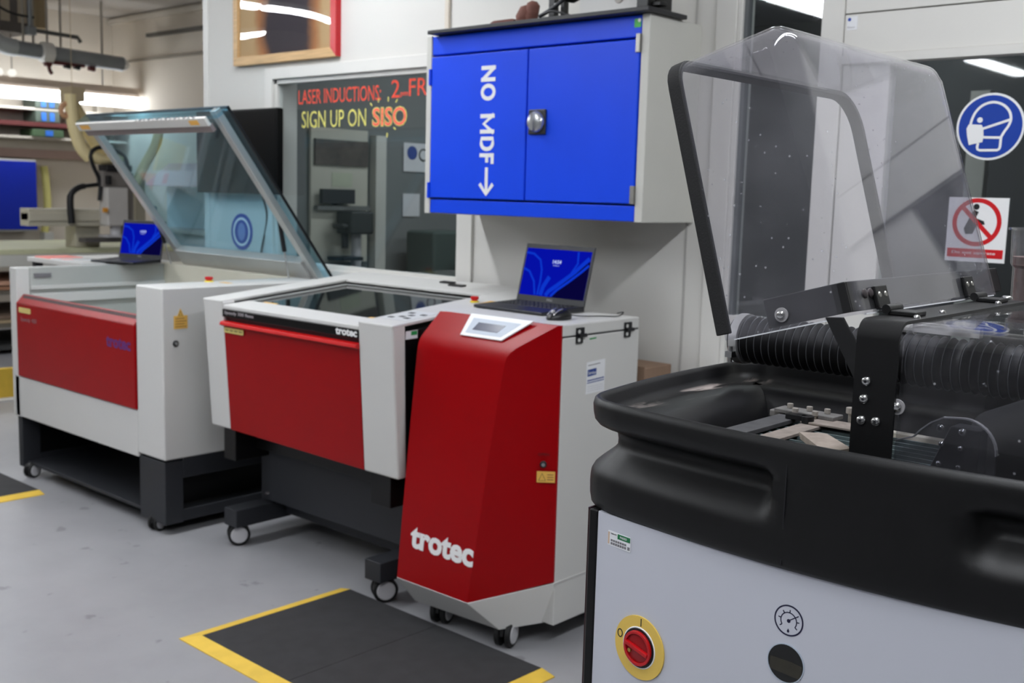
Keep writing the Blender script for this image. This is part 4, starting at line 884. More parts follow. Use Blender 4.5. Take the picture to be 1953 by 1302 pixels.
def basin_mat():
    m = bpy.data.materials.new('basin_black_moulded'); m.use_nodes = True; nt = m.node_tree; b = nt.nodes['Principled BSDF']
    tc = nt.nodes.new('ShaderNodeTexCoord')
    n = nt.nodes.new('ShaderNodeTexNoise'); n.inputs['Scale'].default_value = 14; n.inputs['Detail'].default_value = 9; n.inputs['Roughness'].default_value = .7
    nt.links.new(tc.outputs['Object'], n.inputs['Vector'])
    sx = nt.nodes.new('ShaderNodeSeparateXYZ'); nt.links.new(tc.outputs['Object'], sx.inputs[0])
    # pale scuffs on the ledge of the left side
    a1 = nt.nodes.new('ShaderNodeMapRange'); a1.inputs[1].default_value = -.385; a1.inputs[2].default_value = -.345; a1.inputs[3].default_value = 1; a1.inputs[4].default_value = 0
    nt.links.new(sx.outputs[0], a1.inputs[0])
    a2 = nt.nodes.new('ShaderNodeMapRange'); a2.inputs[1].default_value = .52; a2.inputs[2].default_value = .64; a2.inputs[3].default_value = 0; a2.inputs[4].default_value = 1
    n2 = nt.nodes.new('ShaderNodeTexNoise'); n2.inputs['Scale'].default_value = 45; n2.inputs['Detail'].default_value = 5
    mp = nt.nodes.new('ShaderNodeMapping'); mp.inputs['Scale'].default_value = (1.2, .22, 1); nt.links.new(tc.outputs['Object'], mp.inputs[0]); nt.links.new(mp.outputs[0], n2.inputs['Vector'])
    nt.links.new(n2.outputs['Fac'], a2.inputs[0])
    a3 = nt.nodes.new('ShaderNodeMath'); a3.operation = 'MULTIPLY'; nt.links.new(a1.outputs[0], a3.inputs[0]); nt.links.new(a2.outputs[0], a3.inputs[1])
    a4 = nt.nodes.new('ShaderNodeMapRange'); a4.inputs[1].default_value = 1.141; a4.inputs[2].default_value = 1.144; a4.inputs[3].default_value = 1; a4.inputs[4].default_value = 0; nt.links.new(sx.outputs[2], a4.inputs[0])
    a7 = nt.nodes.new('ShaderNodeMapRange'); a7.inputs[1].default_value = 1.130; a7.inputs[2].default_value = 1.134; nt.links.new(sx.outputs[2], a7.inputs[0])
    a8 = nt.nodes.new('ShaderNodeMapRange'); a8.inputs[1].default_value = -.408; a8.inputs[2].default_value = -.396; nt.links.new(sx.outputs[0], a8.inputs[0])
    a9 = nt.nodes.new('ShaderNodeMath'); a9.operation = 'MULTIPLY'; nt.links.new(a7.outputs[0], a9.inputs[0]); nt.links.new(a8.outputs[0], a9.inputs[1])
    a5 = nt.nodes.new('ShaderNodeMath'); a5.operation = 'MULTIPLY'; nt.links.new(a3.outputs[0], a5.inputs[0]); nt.links.new(a4.outputs[0], a5.inputs[1])
    a6 = nt.nodes.new('ShaderNodeMath'); a6.operation = 'MULTIPLY'; nt.links.new(a9.outputs[0], a6.inputs[1]); nt.links.new(a5.outputs[0], a6.inputs[0])
    r = nt.nodes.new('ShaderNodeValToRGB'); r.color_ramp.elements[0].position = .4; r.color_ramp.elements[1].position = .8
    r.color_ramp.elements[0].color = (*lin((7, 7, 8)), 1); r.color_ramp.elements[1].color = (*lin((15, 15, 16)), 1)
    nt.links.new(n.outputs['Fac'], r.inputs[0])
    mx = nt.nodes.new('ShaderNodeMixRGB'); mx.inputs[2].default_value = (*lin((176, 164, 156)), 1)
    nt.links.new(a6.outputs[0], mx.inputs[0]); nt.links.new(r.outputs[0], mx.inputs[1]); nt.links.new(mx.outputs[0], b.inputs['Base Color'])
    b.inputs['Roughness'].default_value = .47; b.inputs['Specular IOR Level'].default_value = .35
    n3 = nt.nodes.new('ShaderNodeTexNoise'); n3.inputs['Scale'].default_value = 900; nt.links.new(tc.outputs['Object'], n3.inputs['Vector'])
    bp = nt.nodes.new('ShaderNodeBump'); bp.inputs['Strength'].default_value = .12; bp.inputs['Distance'].default_value = .001
    nt.links.new(n3.outputs['Fac'], bp.inputs['Height']); nt.links.new(bp.outputs[0], b.inputs['Normal'])
    return m
basin = build(bm, 'basin', basin_mat(), cm, smooth=55)
build(MB().box((-.597, front_y(-.597)-.0004, 1.018), (-.5955, front_y(-.597)+.004, 1.160)), 'mould_seam', INK, basin)
# cabinet under the basin
def shell(inset, z0, z1, m, xa=None, xb=None):
    xa = XC-HW if xa is None else xa; xb = XC+HW if xb is None else xb
    n = 24; f = [(xa + (xb-xa)*i/n, front_y(xa + (xb-xa)*i/n)+inset) for i in range(n+1)]
    lo = [(x, y, z0) for x, y in f] + [(xb, YB-.02, z0), (xa, YB-.02, z0)]
    hi = [(x, y, z1) for x, y in f] + [(xb, YB-.02, z1), (xa, YB-.02, z1)]
    return m.hexa(lo, hi)
FP = mat('front_panel_white', (200, 202, 212), 0.26, var=0.012, scale=3, coat=0.3)
XL = XC-HC
def thin_front(xa, xb, z0, z1, i0, i1, m):
    n = 24; f0 = [(xa+(xb-xa)*i/n, front_y(xa+(xb-xa)*i/n)+i0) for i in range(n+1)]; f1 = [(x, front_y(x)+i1) for x, _ in f0][::-1]
    return m.hexa([(x, y, z0) for x, y in f0+f1], [(x, y, z1) for x, y in f0+f1])
build(thin_front(XL+.026, XC+HC-.026, .14, 1.011, .010, .022, MB()), 'front_panel', FP, cm, smooth=30)
for x in (XL+.010, XC+HC-.026): build(MB().box((x, front_y(x)+.006, .12), (x+.016, front_y(x)+.060, 1.012)), 'corner_post', BLACKM, cm, bevel=0.003)
build(MB().box((XL+.006, front_y(XL)+.008, .12), (XL+.009, front_y(XL)+.03, 1.012)), 'post_strip', mat('post_maroon', (48, 26, 28), 0.4), cm)
build(MB().box((XL+.010, front_y(XL)+.06, .12), (XL+.022, YB-.02, 1.012)).box((XC+HC-.022, front_y(XL)+.06, .12), (XC+HC-.010, YB-.02, 1.012)).box((XL+.022, YB-.032, .12), (XC+HC-.022, YB-.02, 1.012)), 'side_panel', BLACKM, cm)
build(MB().box((XL+.01, front_y(XC)+.03, .08), (XC+HC-.01, YB-.02, .14)), 'base_frame', BLACKM, cm, bevel=0.004)
c0 = castor(cm, XL+.08, 1.29, 0.04, 0.09, 0.2)
for x, y in ((XC+HC-.08, 1.29), (XL+.08, 1.65), (XC+HC-.08, 1.65)): castor(cm, x, y, 0, 0, 0, (c0, XL+.08, 1.29))
# controls on the front panel
def on_front(x, z, d=0.0):
    """frame on the bowed front panel: origin, right, up"""
    s = 0.48*(x-XC); X = Vector((1, s, 0)).normalized(); return Vector((x, front_y(x)+.010-d, z)), X, EZ
o, X, Z_ = on_front(-.811, .840)
N = -X.cross(EZ)*-1
N = X.cross(EZ)
sw = build(MB().lathe(o, o + N*.002, [(0, .0445), (1, .0445)], 48), 'switch_disc', mat('switch_yellow', (232, 196, 92), 0.45), cm)
build(MB().ribbon([(0, 0), (0, .011)], .0014, .0004, o + N*.002 + EZ*.031 + X*.002, X, EZ), 'on_mark', INK, sw)
build(MB().ribbon(arc(0, 0, .0042, .0055, 0, 345, 20), .0014, .0004, o + N*.002 - X*.0355 + EZ*.010, X, EZ, True), 'off_mark', INK, sw)
build(MB().lathe(o + N*.002, o + N*.0028, [(0, .0295), (1, .0288)], 40), 'switch_ring', WHITE, sw)
build(MB().lathe(o + N*.0028, o + N*.0036, [(0, .0278), (1, .0272)], 40), 'switch_bezel', INK, sw, smooth=40)
SWR = mat('switch_red', (190, 16, 24), 0.3, var=0.04)
kb = MB().lathe(o + N*.003, o + N*.0050, [(0, .0245), (.7, .0245), (1, .0235)], 40)
build(kb, 'switch_base', mat('switch_red_dark', (150, 8, 16), 0.35), sw, smooth=40)
ang = math.radians(-14); Ux = X*math.cos(ang) + EZ*math.sin(ang); Uz = EZ*math.cos(ang) - X*math.sin(ang)
q = o + N*.003
kn = MB().ribbon(circle(0, 0, .0222, 40), .0042, .0045, q, Ux, Uz, True)
kn.hexa([q + Ux*a + Uz*b for a, b in ((-.0205, -.0050), (.0205, -.0038), (.0205, .0038), (-.0205, .0030))], [q + N*.0062 + Ux*a + Uz*b for a, b in ((-.0205, -.0036), (.0205, -.0026), (.0205, .0026), (-.0205, .0016))])
build(kn, 'switch_knob', SWR, sw, bevel=0.0008)
build(MB().cyl(o + N*.005 - Ux*.012 - Uz*.010, o + N*.0065 - Ux*.012 - Uz*.010, .0028, 12), 'lock_pin', mat('brass', (200, 160, 90), .35, metal=.8), sw)
# gauge pictogram and porthole
o, X, Z_ = on_front(-.586, .948); N = X.cross(EZ)
gi = MB()
gi.ribbon(circle(0, 0, .0185, 48), .0019, .0004, o, X, EZ, True)
gi.ribbon(arc(0, -.0005, .0105, .0105, -35, 215, 30), .0014, .0004, o, X, EZ)
for a in (-35, 5, 85, 125, 170, 215): gi.ribbon([(.0105*math.cos(math.radians(a)), .0105*math.sin(math.radians(a))-.0005), (.0142*math.cos(math.radians(a)), .0142*math.sin(math.radians(a))-.0005)], .0014, .0004, o, X, EZ)
gi.ribbon([(0, 0), (.0128, .0088)], .0013, .00045, o, X, EZ); gi.plate(circle(0, -.0005, .0024, 16), .0005, o, X, EZ)
gi.plate([(p[0]*.9, p[1]) for p in [(0, -.0100), (.0017, -.0128), (.0015, -.0145), (0, -.0152), (-.0015, -.0145), (-.0017, -.0128)]], .0005, o, X, EZ)
gg = build(MB().plate(circle(0, 0, .0194, 48), .0002, o, X, EZ), 'gauge_sticker', FP, cm)
build(gi, 'gauge_pictogram', mat('pictogram_navy', (16, 16, 52), 0.4), gg)
o, X, Z_ = on_front(-.5865, .8935); N = X.cross(EZ)
gp = build(MB().lathe(o - N*.001, o + N*.0006, [(0, .0245), (1, .0245)], 40), 'porthole', mat('porthole_black', (14, 14, 14), 0.15), cm)
build(MB().ribbon(circle(0, 0, .0243, 40), .0012, .001, o, X, EZ, True), 'porthole_rim', PANELGREY, gp)
build(MB().plate([(-.021, -.012), (.021, -.015), (.022, .002), (.008, .004), (-.021, .004)], .0002, o + N*.0006, X, EZ), 'gauge_face', mat('gauge_dim_olive', (46, 43, 34), 0.5, var=.2, scale=60), gp)
# small type label
o, X, Z_ = on_front(-.879, .968); N = X.cross(EZ)
lb = build(MB().plate(rounded(0, 0, .044, .021, .001, 2), .0004, o, X, EZ), 'type_label', PAPER, cm)
build(MB().plate([(.019, .0128), (.0432, .0128), (.0432, .0198), (.019, .0198)], .0003, o + N*.0004, X, EZ), 'green_band', mat('label_green', (14, 110, 62), .5), lb)
gr = MB()
for i in range(7): gr.plate([(.006+.0044*i, .002), (.0095+.0044*i, .002), (.0095+.0044*i, .0053), (.006+.0044*i, .0053)], .0003, o + N*.0004, X, EZ).plate([(.006+.0044*i, .0066), (.0095+.0044*i, .0066), (.0095+.0044*i, .0096), (.006+.0044*i, .0096)], .0003, o + N*.0004, X, EZ)
gr.plate([(.0385, .002), (.0428, .002), (.0428, .0065), (.0385, .0065)], .0003, o + N*.0004, X, EZ)
build(gr, 'date_grid', GREY_INK, lb)
text('Appliance No', 'label_lettering', INK, lb, o + N*.0005 + X*.006 + EZ*.0165, X, EZ, .011, .0024, .0002)
text('PASSED', 'label_lettering', PAPER, lb, o + N*.0008 + X*.024 + EZ*.0148, X, EZ, .013, .003, .0002)
build(MB().plate([(.0005, .002), (.0032, .002), (.0032, .019), (.0005, .019)], .0003, o + N*.0004, X, EZ), 'orange_strip', mat('label_tan', (206, 176, 150), .5), lb)

# slatted bed, clamp rails and an offcut inside the basin
SLATM = mat('slat_green_grey', (98, 112, 112), .45, metal=.3, var=.15, scale=30)
s0 = build(MB().box((-.782, 1.305, 1.088), (-.50, 1.3095, 1.115)), 'slat', SLATM, cm)
for i in range(1, 10): copy_part(s0, cm, (0, .0255*i, 0))
BEDAL = mat('bed_rail_pale', (206, 200, 186), .5, var=.06)
for a, b in (((-.812, 1.302, 1.092), (-.803, 1.580, 1.114)), ((-.800, 1.556, 1.094), (-.50, 1.574, 1.118)), ((-.800, 1.549, 1.104), (-.50, 1.556, 1.111))): build(MB().box(a, b), 'bed_rail', BEDAL, cm, bevel=.001)
build(MB().box((-.818, 1.300, .962), (-.50, 1.582, 1.088)), 'bed_tray', BLACK, cm)
DUST = mat('dusty_plate', (136, 126, 116), .8, var=.2, scale=60)
build(MB().box((-.801, 1.302, 1.1165), (-.765, 1.530, 1.1235)), 'clamp_bar', mat('clamp_dark', (74, 74, 74), .6, var=.2, scale=50), cm, bevel=.001)
build(MB().box((-.750, 1.302, 1.1155), (-.718, 1.540, 1.1205)).box((-.750, 1.500, 1.1208), (-.664, 1.546, 1.1243)), 'guide_plate', DUST, cm, bevel=.001)
CLG = mat('clamp_grey', (112, 110, 106), .6, var=.2, scale=40)
build(MB().box((-.812, 1.533, 1.1238), (-.712, 1.567, 1.1305)), 'clamp_block', CLG, cm, bevel=.0015)
build(MB().box((-.824, 1.540, 1.114), (-.803, 1.568, 1.126)), 'clamp_foot', CLG, cm, bevel=.003)
build(MB().box((-.775, 1.500, 1.1238), (-.744, 1.517, 1.132)).cyl((-.742, 1.508, 1.1208), (-.742, 1.508, 1.132), .010, 14), 'swivel_jaw', BLACK, cm, bevel=.001)
BOLT = mat('dusty_bolt', (166, 160, 150), .45, metal=.3, var=.1)
b0 = None
for x, y, z in ((-.794, 1.552, 1.1305), (-.761, 1.552, 1.1305), (-.733, 1.555, 1.1305), (-.771, 1.524, 1.1300), (-.741, 1.530, 1.1290), (-.797, 1.316, 1.1235), (-.781, 1.320, 1.1235)):
    if b0 is None:
        b0 = build(MB().cyl((x, y, z), (x, y, z+.0075), .0048, 12).cyl((x, y, z-.004), (x, y, z), .003, 8), 'clamp_bolt', BOLT, cm, bevel=.0008); bp0 = Vector((x, y, z))
    else: copy_part(b0, cm, Vector((x, y, z)) - bp0)
build(MB().cyl((-.699, 1.562, 1.118), (-.699, 1.562, 1.135), .0033, 10).cyl((-.699, 1.562, 1.135), (-.699, 1.562, 1.1445), .007, 14), 'thumb_screw', BOLT, cm, bevel=.001)
oc_ = thing('wood_offcut', (-.66, 1.395, 1.1155), 'small wedge of grey layered offcut lying on the slats of the cutting machine', 'offcut')
for i in range(3):
    z = 1.1155 + .0034*i
    build(MB().prism([(-.709-.001*i, 1.421, z), (-.699, 1.432-.001*i, z), (-.693, 1.433, z), (-.690, 1.438, z), (-.677, 1.440, z), (-.614+.001*i, 1.378, z), (-.619, 1.350+.001*i, z), (-.651, 1.356, z)], (0, 0, .0030)), 'layer', mat('offcut_taupe', (150, 138, 126), .85, var=.15, scale=70), oc_)

# portal across the middle: folded black sheet, bolts, hinges, clear tunnel behind it
PY0, PY1, PZ = 1.236, 1.715, 1.316
def portal(x0, x1, y0, y1, zt_, r, th, zb, m, n=6):
    """an inverted U running front to back, with rounded bends"""
    out, inn = [], []
    for cy, a0 in ((y0+r, 180), (y1-r, 90)):
        for i in range(n+1):
            a = math.radians(a0 - 90*i/n); out.append((cy + r*math.cos(a), zt_-r + r*math.sin(a))); inn.append((cy + (r-th)*math.cos(a), zt_-r + (r-th)*math.sin(a)))
    out = [(y0, zb)] + out + [(y1, zb)]; inn = [(y0+th, zb)] + inn + [(y1-th, zb)]
    k = len(out); A = [[m.bm.verts.new((x, y, z)) for y, z in L] for L in (out, inn) for x in (x0, x1)]
    o0, o1, i0, i1 = A
    for j in range(k-1):
        m.bm.faces.new((o0[j], o0[j+1], o1[j+1], o1[j])); m.bm.faces.new((i0[j], i1[j], i1[j+1], i0[j+1])); m.bm.faces.new((o0[j], i0[j], i0[j+1], o0[j+1])); m.bm.faces.new((o1[j], o1[j+1], i1[j+1], i1[j]))
    for j in (0, k-1): m.bm.faces.new((o0[j], o1[j], i1[j], i0[j]))
    return m
build(portal(-.552, -.5005, PY0, PY1, PZ, .022, .004, 1.10, MB()), 'portal_sheet', BLACKM, cm, smooth=35)
def cap_bolt(p, n, r=.0058, parent=cm, washer=0.0):
    p, n = Vector(p), Vector(n).normalized()
    if washer: 
        wv = build(MB().lathe(p, p + n*.0018, [(0, washer), (1, washer)], 24), 'washer', mat('nylon_washer', (150, 148, 150), .5), parent); p = p + n*.0018; parent = wv
    b = build(MB().lathe(p, p + n*.0042, [(0, r), (.35, r), (.75, r*.86), (1, r*.6)], 20), 'cap_bolt', CHROME, parent, smooth=40)
    build(MB().cyl(p + n*.0042, p + n*.0043, r*.36, 6), 'hex_socket', INK, parent if washer else b) if not washer else None
    return b
for x, z in ((-.536, 1.2425), (-.5375, 1.221), (-.539, 1.195), (-.521, 1.196)): cap_bolt((x, PY0, z), (0, -1, 0))
cap_bolt((-.499, PY0+.006, 1.2165), (0, -1, 0), .0058, cm, .0092)
for x, y in ((-.512, 1.395), (-.512, 1.605), (-.507, 1.300)): cap_bolt((x, y, PZ), (0, 0, 1), .0046)
cap_bolt((-.520, 1.668, PZ+.004), (0, 0, 1), .008)
# clear tunnel
tn = portal(-.5005, -.155, PY0+.012, PY1-.012, PZ-.004, .026, .004, 1.10, MB(), 8)
build(tn, 'tunnel_cover', ACRYL2, cm, smooth=35)
build(MB().box((-.156, PY0+.016, 1.10), (-.152, PY1-.016, 1.285)), 'tunnel_end', ACRYL2, cm)
# clear blade guard plate with bolts, motor and hoses inside the tunnel
gy_ = 1.305
prof = [(-.522, 1.158), (-.5215, 1.164), (-.500, 1.172), (-.492, 1.182), (-.480, 1.193), (-.466, 1.201)] + [( -.441 + .0385*math.cos(math.radians(a)), 1.165 + .0385*math.sin(math.radians(a))) for a in range(100, -1, -10)] + [(-.402, 1.12), (-.522, 1.12)]
build(MB().plate(prof, .006, (0, gy_, 0), EX, EZ), 'blade_guard', clear('guard_acrylic', (.86, .86, .88), 1.49, haze=.03), cm)
gl = MB(); gl.ribbon(prof[1:-2], .0016, .0065, (0, gy_, 0), EX, EZ); build(gl, 'guard_edge', mat('acrylic_edge', (120, 120, 122), .3), cm)
build(MB().prism([(-.487, 1.12-0, 0)] if False else [(-.490, gy_+.004, 1.115), (-.425, gy_+.004, 1.115), (-.425, gy_+.004, 1.19), (-.46, gy_+.004, 1.19)], (0, .03, 0)), 'guard_block', BLACKM, cm, bevel=.002)
for x, z in ((-.4695, 1.187), (-.4435, 1.186), (-.4665, 1.168), (-.4440, 1.1665), (-.468, 1.144), (-.4445, 1.1435)): cap_bolt((x, gy_-.001, z), (0, -1, 0), .0046 if z > 1.18 else .0036)
mt = build(MB().lathe((-.44, 1.42, 1.13), (-.16, 1.36, 1.235), [(0, .03), (.02, .066), (.3, .075), (1, .078)], 32), 'motor_housing', mat('housing_black', (10, 10, 11), .6, bump=.1, spec=.25), cm, smooth=40)
# corrugated extraction hose with wire rings and clamps
HA, HB, HR = Vector((-.945, 1.672, 1.214)), Vector((-.315, 1.672, 1.212)), .0405
pr = []; NR = 46
for i in range(NR):
    pr += [(i/NR, HR*.93), ((i+.35)/NR, HR*.90), ((i+.62)/NR, HR)]
pr.append((1, HR*.93))
hs = build(MB().lathe(HA, HB, pr, 36), 'suction_hose', mat('hose_black', (8, 8, 9), .5, spec=.25), cm, smooth=30)
wr = MB()
ax = (HB-HA)
for i in range(NR):
    c_ = HA + ax*((i+.62)/NR); ring = []
    wr.lathe(c_ - ax.normalized()*.0005, c_ + ax.normalized()*.0005, [(0, HR+.0002), (.5, HR+.0007), (1, HR+.0002)], 36)
build(wr, 'wire_coil', mat('hose_wire', (118, 120, 122), .35, metal=.5), hs, smooth=40)
for x0_, x1_ in ((-.957, -.942), (-.7005, -.687), (-.352, -.337)):
    k_ = build(MB().lathe((x0_, 1.672, 1.214), (x1_, 1.672, 1.214), [(0, HR+.003), (.5, HR+.0035), (1, HR+.003)], 36), 'hose_clamp', ALU, cm, smooth=40)
    build(MB().box((x0_+.001, 1.672-HR-.012, 1.186), (x1_-.001, 1.672-HR+.004, 1.196)).cyl(((x0_+x1_)/2, 1.672-HR-.006, 1.178), ((x0_+x1_)/2, 1.672-HR-.006, 1.205), .0045, 12), 'clamp_screw', CHROME, k_, smooth=40)
build(MB().cyl((-.962, 1.672, 1.214), (-.957, 1.672, 1.214), HR-.002, 28), 'hose_end', INK, hs)
build(MB().lathe((-.72, 1.69, 1.262), (-.66, 1.69, 1.262), [(0, .012), (1, .012)], 16).box((-.68, 1.685, 1.255), (-.56, 1.70, 1.27)), 'hose_bracket', MACH, cm)
build(MB().tube(smooth_path([(-.455, 1.60, 1.292), (-.43, 1.585, 1.275), (-.395, 1.57, 1.262), (-.35, 1.56, 1.262), (-.30, 1.55, 1.275), (-.25, 1.55, 1.30)]), .0055, 10), 'air_line', mat('tube_translucent', (150, 148, 140), .4), cm, smooth=50)
build(MB().box((-.50, 1.69, 1.268), (-.36, 1.70, 1.276)), 'rear_rail', BEDAL, cm)

# raised clear hood: a five-sided tray, tipped up on hinges along the portal
S0 = Vector((-.842, 0, 1.630)); S1 = Vector((-.737, 0, 1.268)); sdir = (S1-S0).normalized(); SL = (S1-S0).length
tdir = Vector((-sdir.z, 0, sdir.x)); tdir = tdir if tdir.x > 0 else -tdir; TL = .166
HY0, HY1 = 1.250, 1.800
def hp(s, t, y): return Vector((0, y, 0)) + S0 + sdir*s + tdir*(t*(1 + .085*s/SL))
bm = bmesh.new()
v = {}
for s in (0, 1):
    for t in (0, 1):
        for y in (0, 1): v[s, t, y] = bm.verts.new(hp(s*SL, t*TL, HY1 if y else HY0))
fp = bm.faces.new((v[0,1,0], v[0,1,1], v[1,1,1], v[1,1,0]))      # outer plate
fe = bm.faces.new((v[0,0,0], v[0,0,1], v[0,1,1], v[0,1,0]))      # top end
f0 = bm.faces.new((v[0,0,0], v[0,1,0], v[1,1,0], v[1,0,0]))      # near side
f1 = bm.faces.new((v[0,0,1], v[1,0,1], v[1,1,1], v[0,1,1]))      # far side
bwl = bm.edges.layers.float.new('bevel_weight_edge')
for e in bm.edges:
    if len(e.link_faces) == 2: e[bwl] = 1.0 if (f1 in e.link_faces) else 0.5
hood = build(bm, 'hood', ACRYL, cm)
hood.data.polygons.foreach_set('use_smooth', [True] * len(hood.data.polygons))
bv = hood.modifiers.new('round', 'BEVEL'); bv.limit_method = 'WEIGHT'; bv.width = .060; bv.segments = 8
sd = hood.modifiers.new('thickness', 'SOLIDIFY'); sd.thickness = .003; sd.offset = 0
wn = hood.modifiers.new('flat_panels', 'WEIGHTED_NORMAL'); wn.keep_sharp = True; wn.weight = 100
ge = MB()
def edge_bar(a, b, y0, y1): ge.hexa([a + Vector((0, y0, 0)), b + Vector((0, y0, 0)), b + sdir*.0016 + Vector((0, y0, 0)), a + sdir*.0016 + Vector((0, y0, 0))], [a + Vector((0, y1, 0)), b + Vector((0, y1, 0)), b + sdir*.0016 + Vector((0, y1, 0)), a + sdir*.0016 + Vector((0, y1, 0))])
edge_bar(hp(SL, .012, 0), hp(SL, TL-.032, 0), HY0-.0015, HY0+.0015)
edge_bar(hp(SL, TL-.0015, 0), hp(SL, TL+.0015, 0), HY0+.032, HY1-.06)
build(ge, 'edge_catch_light', mat('catch_light_pale', (214, 216, 220), .3), cm)  # catch-light on the acrylic's lower edges, painted as pale bars
# rubber edge trim along the open rim
rim = [hp(SL-.008, 0, HY0)] + [hp(SL*.5, 0, HY0)] + [hp(.034, 0, HY0)] + [hp(.030 - .030*math.sin(a), 0, HY0+.030-.030*math.cos(a)) for a in [PI/2*i/6 for i in range(1, 7)]] + [hp(0, 0, (HY0+HY1)/2)] + [hp(.060-.060*math.cos(a), 0, HY1-.060+.060*math.sin(a)) for a in [PI/2*i/6 for i in range(0, 7)]] + [hp(SL*.5, 0, HY1), hp(SL-.008, 0, HY1)]
def rim_trim(path, m, w0, w1, th):
    """U-shaped rubber edging: rectangular section, w0..w1 along the hood depth, th to each side"""
    rings = []
    for i, p in enumerate(path):
        t = (path[min(i+1, len(path)-1)] - path[max(i-1, 0)]).normalized(); nn = tdir.cross(t).normalized()
        rings.append([m.bm.verts.new(p + tdir*a + nn*b) for a, b in ((w0, -th), (w1, -th), (w1, th), (w0, th))])
    for a, b in zip(rings, rings[1:]):
        for k in range(4): m.bm.faces.new((a[k], a[(k+1) % 4], b[(k+1) % 4], b[k]))
    m.bm.faces.new(rings[0][::-1]); m.bm.faces.new(rings[-1]); return m
build(rim_trim(rim, MB(), -.011, .009, .0042), 'rubber_edging', RUBBER, cm, smooth=40, bevel=.0015)
# strap round the hinge end of the hood
ST = mat('strap_black', (24, 24, 25), .35)
sx0, sx1 = SL-.042, SL-.004
def hslab(m, s0, s1, t0, t1, y0, y1): return m.hexa([hp(s0, t0, y0), hp(s1, t0, y0), hp(s1, t1, y0), hp(s0, t1, y0)], [hp(s0, t0, y1), hp(s1, t0, y1), hp(s1, t1, y1), hp(s0, t1, y1)])
m_ = MB(); hslab(m_, sx0, sx1, .058, TL-.003, HY0+.003, HY0+.007); hslab(m_, sx0, sx1, TL-.007, TL-.003, HY0+.007, HY1-.007); hslab(m_, sx0, sx1, .058, TL-.003, HY1-.007, HY1-.003)
build(m_, 'hinge_strap', ST, cm, bevel=.0015)
pb = hp(SL-.018, .081, HY0-.002); cap_bolt(pb, (0, -1, 0), .0058, cm, .0092)
for y in (1.328, 1.634):
    e = hp(SL-.008, TL+.002, y)
    h_ = build(MB().hexa([hp(SL-.032, TL+.002, y-.018), hp(SL-.002, TL+.002, y-.018), hp(SL-.002, TL+.002, y+.018), hp(SL-.032, TL+.002, y+.018)], [hp(SL-.032, TL+.007, y-.018), hp(SL-.002, TL+.007, y-.018), hp(SL-.002, TL+.007, y+.018), hp(SL-.032, TL+.007, y+.018)]), 'hinge', BLACK, cm, bevel=.0015)
    pz = PZ + .007; px_ = -.549
    build(MB().cyl((px_, y-.020, pz), (px_, y+.020, pz), .0058, 14), 'hinge_pin', BLACK, h_, smooth=40)
    build(MB().box((px_+.002, y-.018, PZ), (px_+.036, y+.018, PZ+.006)), 'hinge_leaf', BLACK, h_, bevel=.0015)
    build(MB().hexa([hp(SL-.008, TL+.002, y-.018), hp(SL-.002, TL+.007, y-.018), Vector((px_+.004, y-.018, pz)), Vector((px_-.004, y-.018, pz))], [hp(SL-.008, TL+.002, y+.018), hp(SL-.002, TL+.007, y+.018), Vector((px_+.004, y+.018, pz)), Vector((px_-.004, y+.018, pz))]), 'hinge_knuckle', BLACK, h_)
    for dy in (-.009, .009):
        q = hp(SL-.020, TL+.007, y+dy); build(MB().lathe(q, q + tdir*.0012, [(0, .0042), (1, .0030)], 14), 'hinge_screw', STEEL, h_, smooth=40)
for dy in (0, .018): 
    q = hp(SL-.024, TL+.001, 1.290+dy*.9); build(MB().lathe(q, q + tdir*.004, [(0, .006), (.5, .006), (1, .003)], 16), 'strap_stud', mat('stud_dark', (62, 56, 58), .35), cm, smooth=40)
# support arm from the strap down to the portal
build(MB().prism([(-.600, PY0+.012, 1.312), (-.577, PY0+.012, 1.314), (-.552, PY0+.012, 1.276), (-.552, PY0+.012, 1.232)], (0, .005, 0)), 'support_arm', ST, cm, bevel=.001)

# clear measuring beaker standing behind the portal
bk = thing('beaker', (-.575, 1.80, 0), 'clear plastic beaker with brown contents behind the cutting machine hood', 'beaker')
bk.location = (-.545, 1.90, 1.3)
def beaker():
    cx, cy, z0, z1 = -.545, 1.90, 1.285, 1.420
    prof = [(0, .041), (.52, .042), (.57, .046), (.97, .048), (.971, .053), (1.0, .053)]
    bm = bmesh.new(); n = 36; rings = []
    for t, r in prof + [(1.0, .0505), (.965, .0455), (.575, .0435), (.53, .0395), (.02, .0385)]:
        rings.append([bm.verts.new((cx + r*math.cos(2*PI*i/n), cy + r*math.sin(2*PI*i/n), z0 + (z1-z0)*t)) for i in range(n)])
    for a, b in zip(rings, rings[1:]):
        for i in range(n): bm.faces.new((a[i], a[(i+1) % n], b[(i+1) % n], b[i]))
    bm.faces.new(rings[0][::-1]); bm.faces.new(rings[-1])
    build(bm, 'cup', clear('beaker_plastic', (.93, .93, .93), 1.45, haze=.05, hscale=20), bk, smooth=40)
    build(MB().lathe((cx, cy, z0+.003), (cx, cy, z0+.088), [(0, .038), (.78, .0385), (.84, .043), (1, .0432)], 32), 'contents', mat('powder_brown', (112, 92, 90), .9, var=.15, scale=80), bk, smooth=40)
    build(MB().box((cx-.06, cy-.06, 1.265), (cx+.06, cy+.06, z0)).box((cx-.02, cy-.02, 0), (cx+.02, cy+.02, 1.265)).box((cx-.15, cy-.10, 0), (cx+.15, cy+.10, .02)), 'stand', BLACKM, bk, bevel=.003)
beaker()

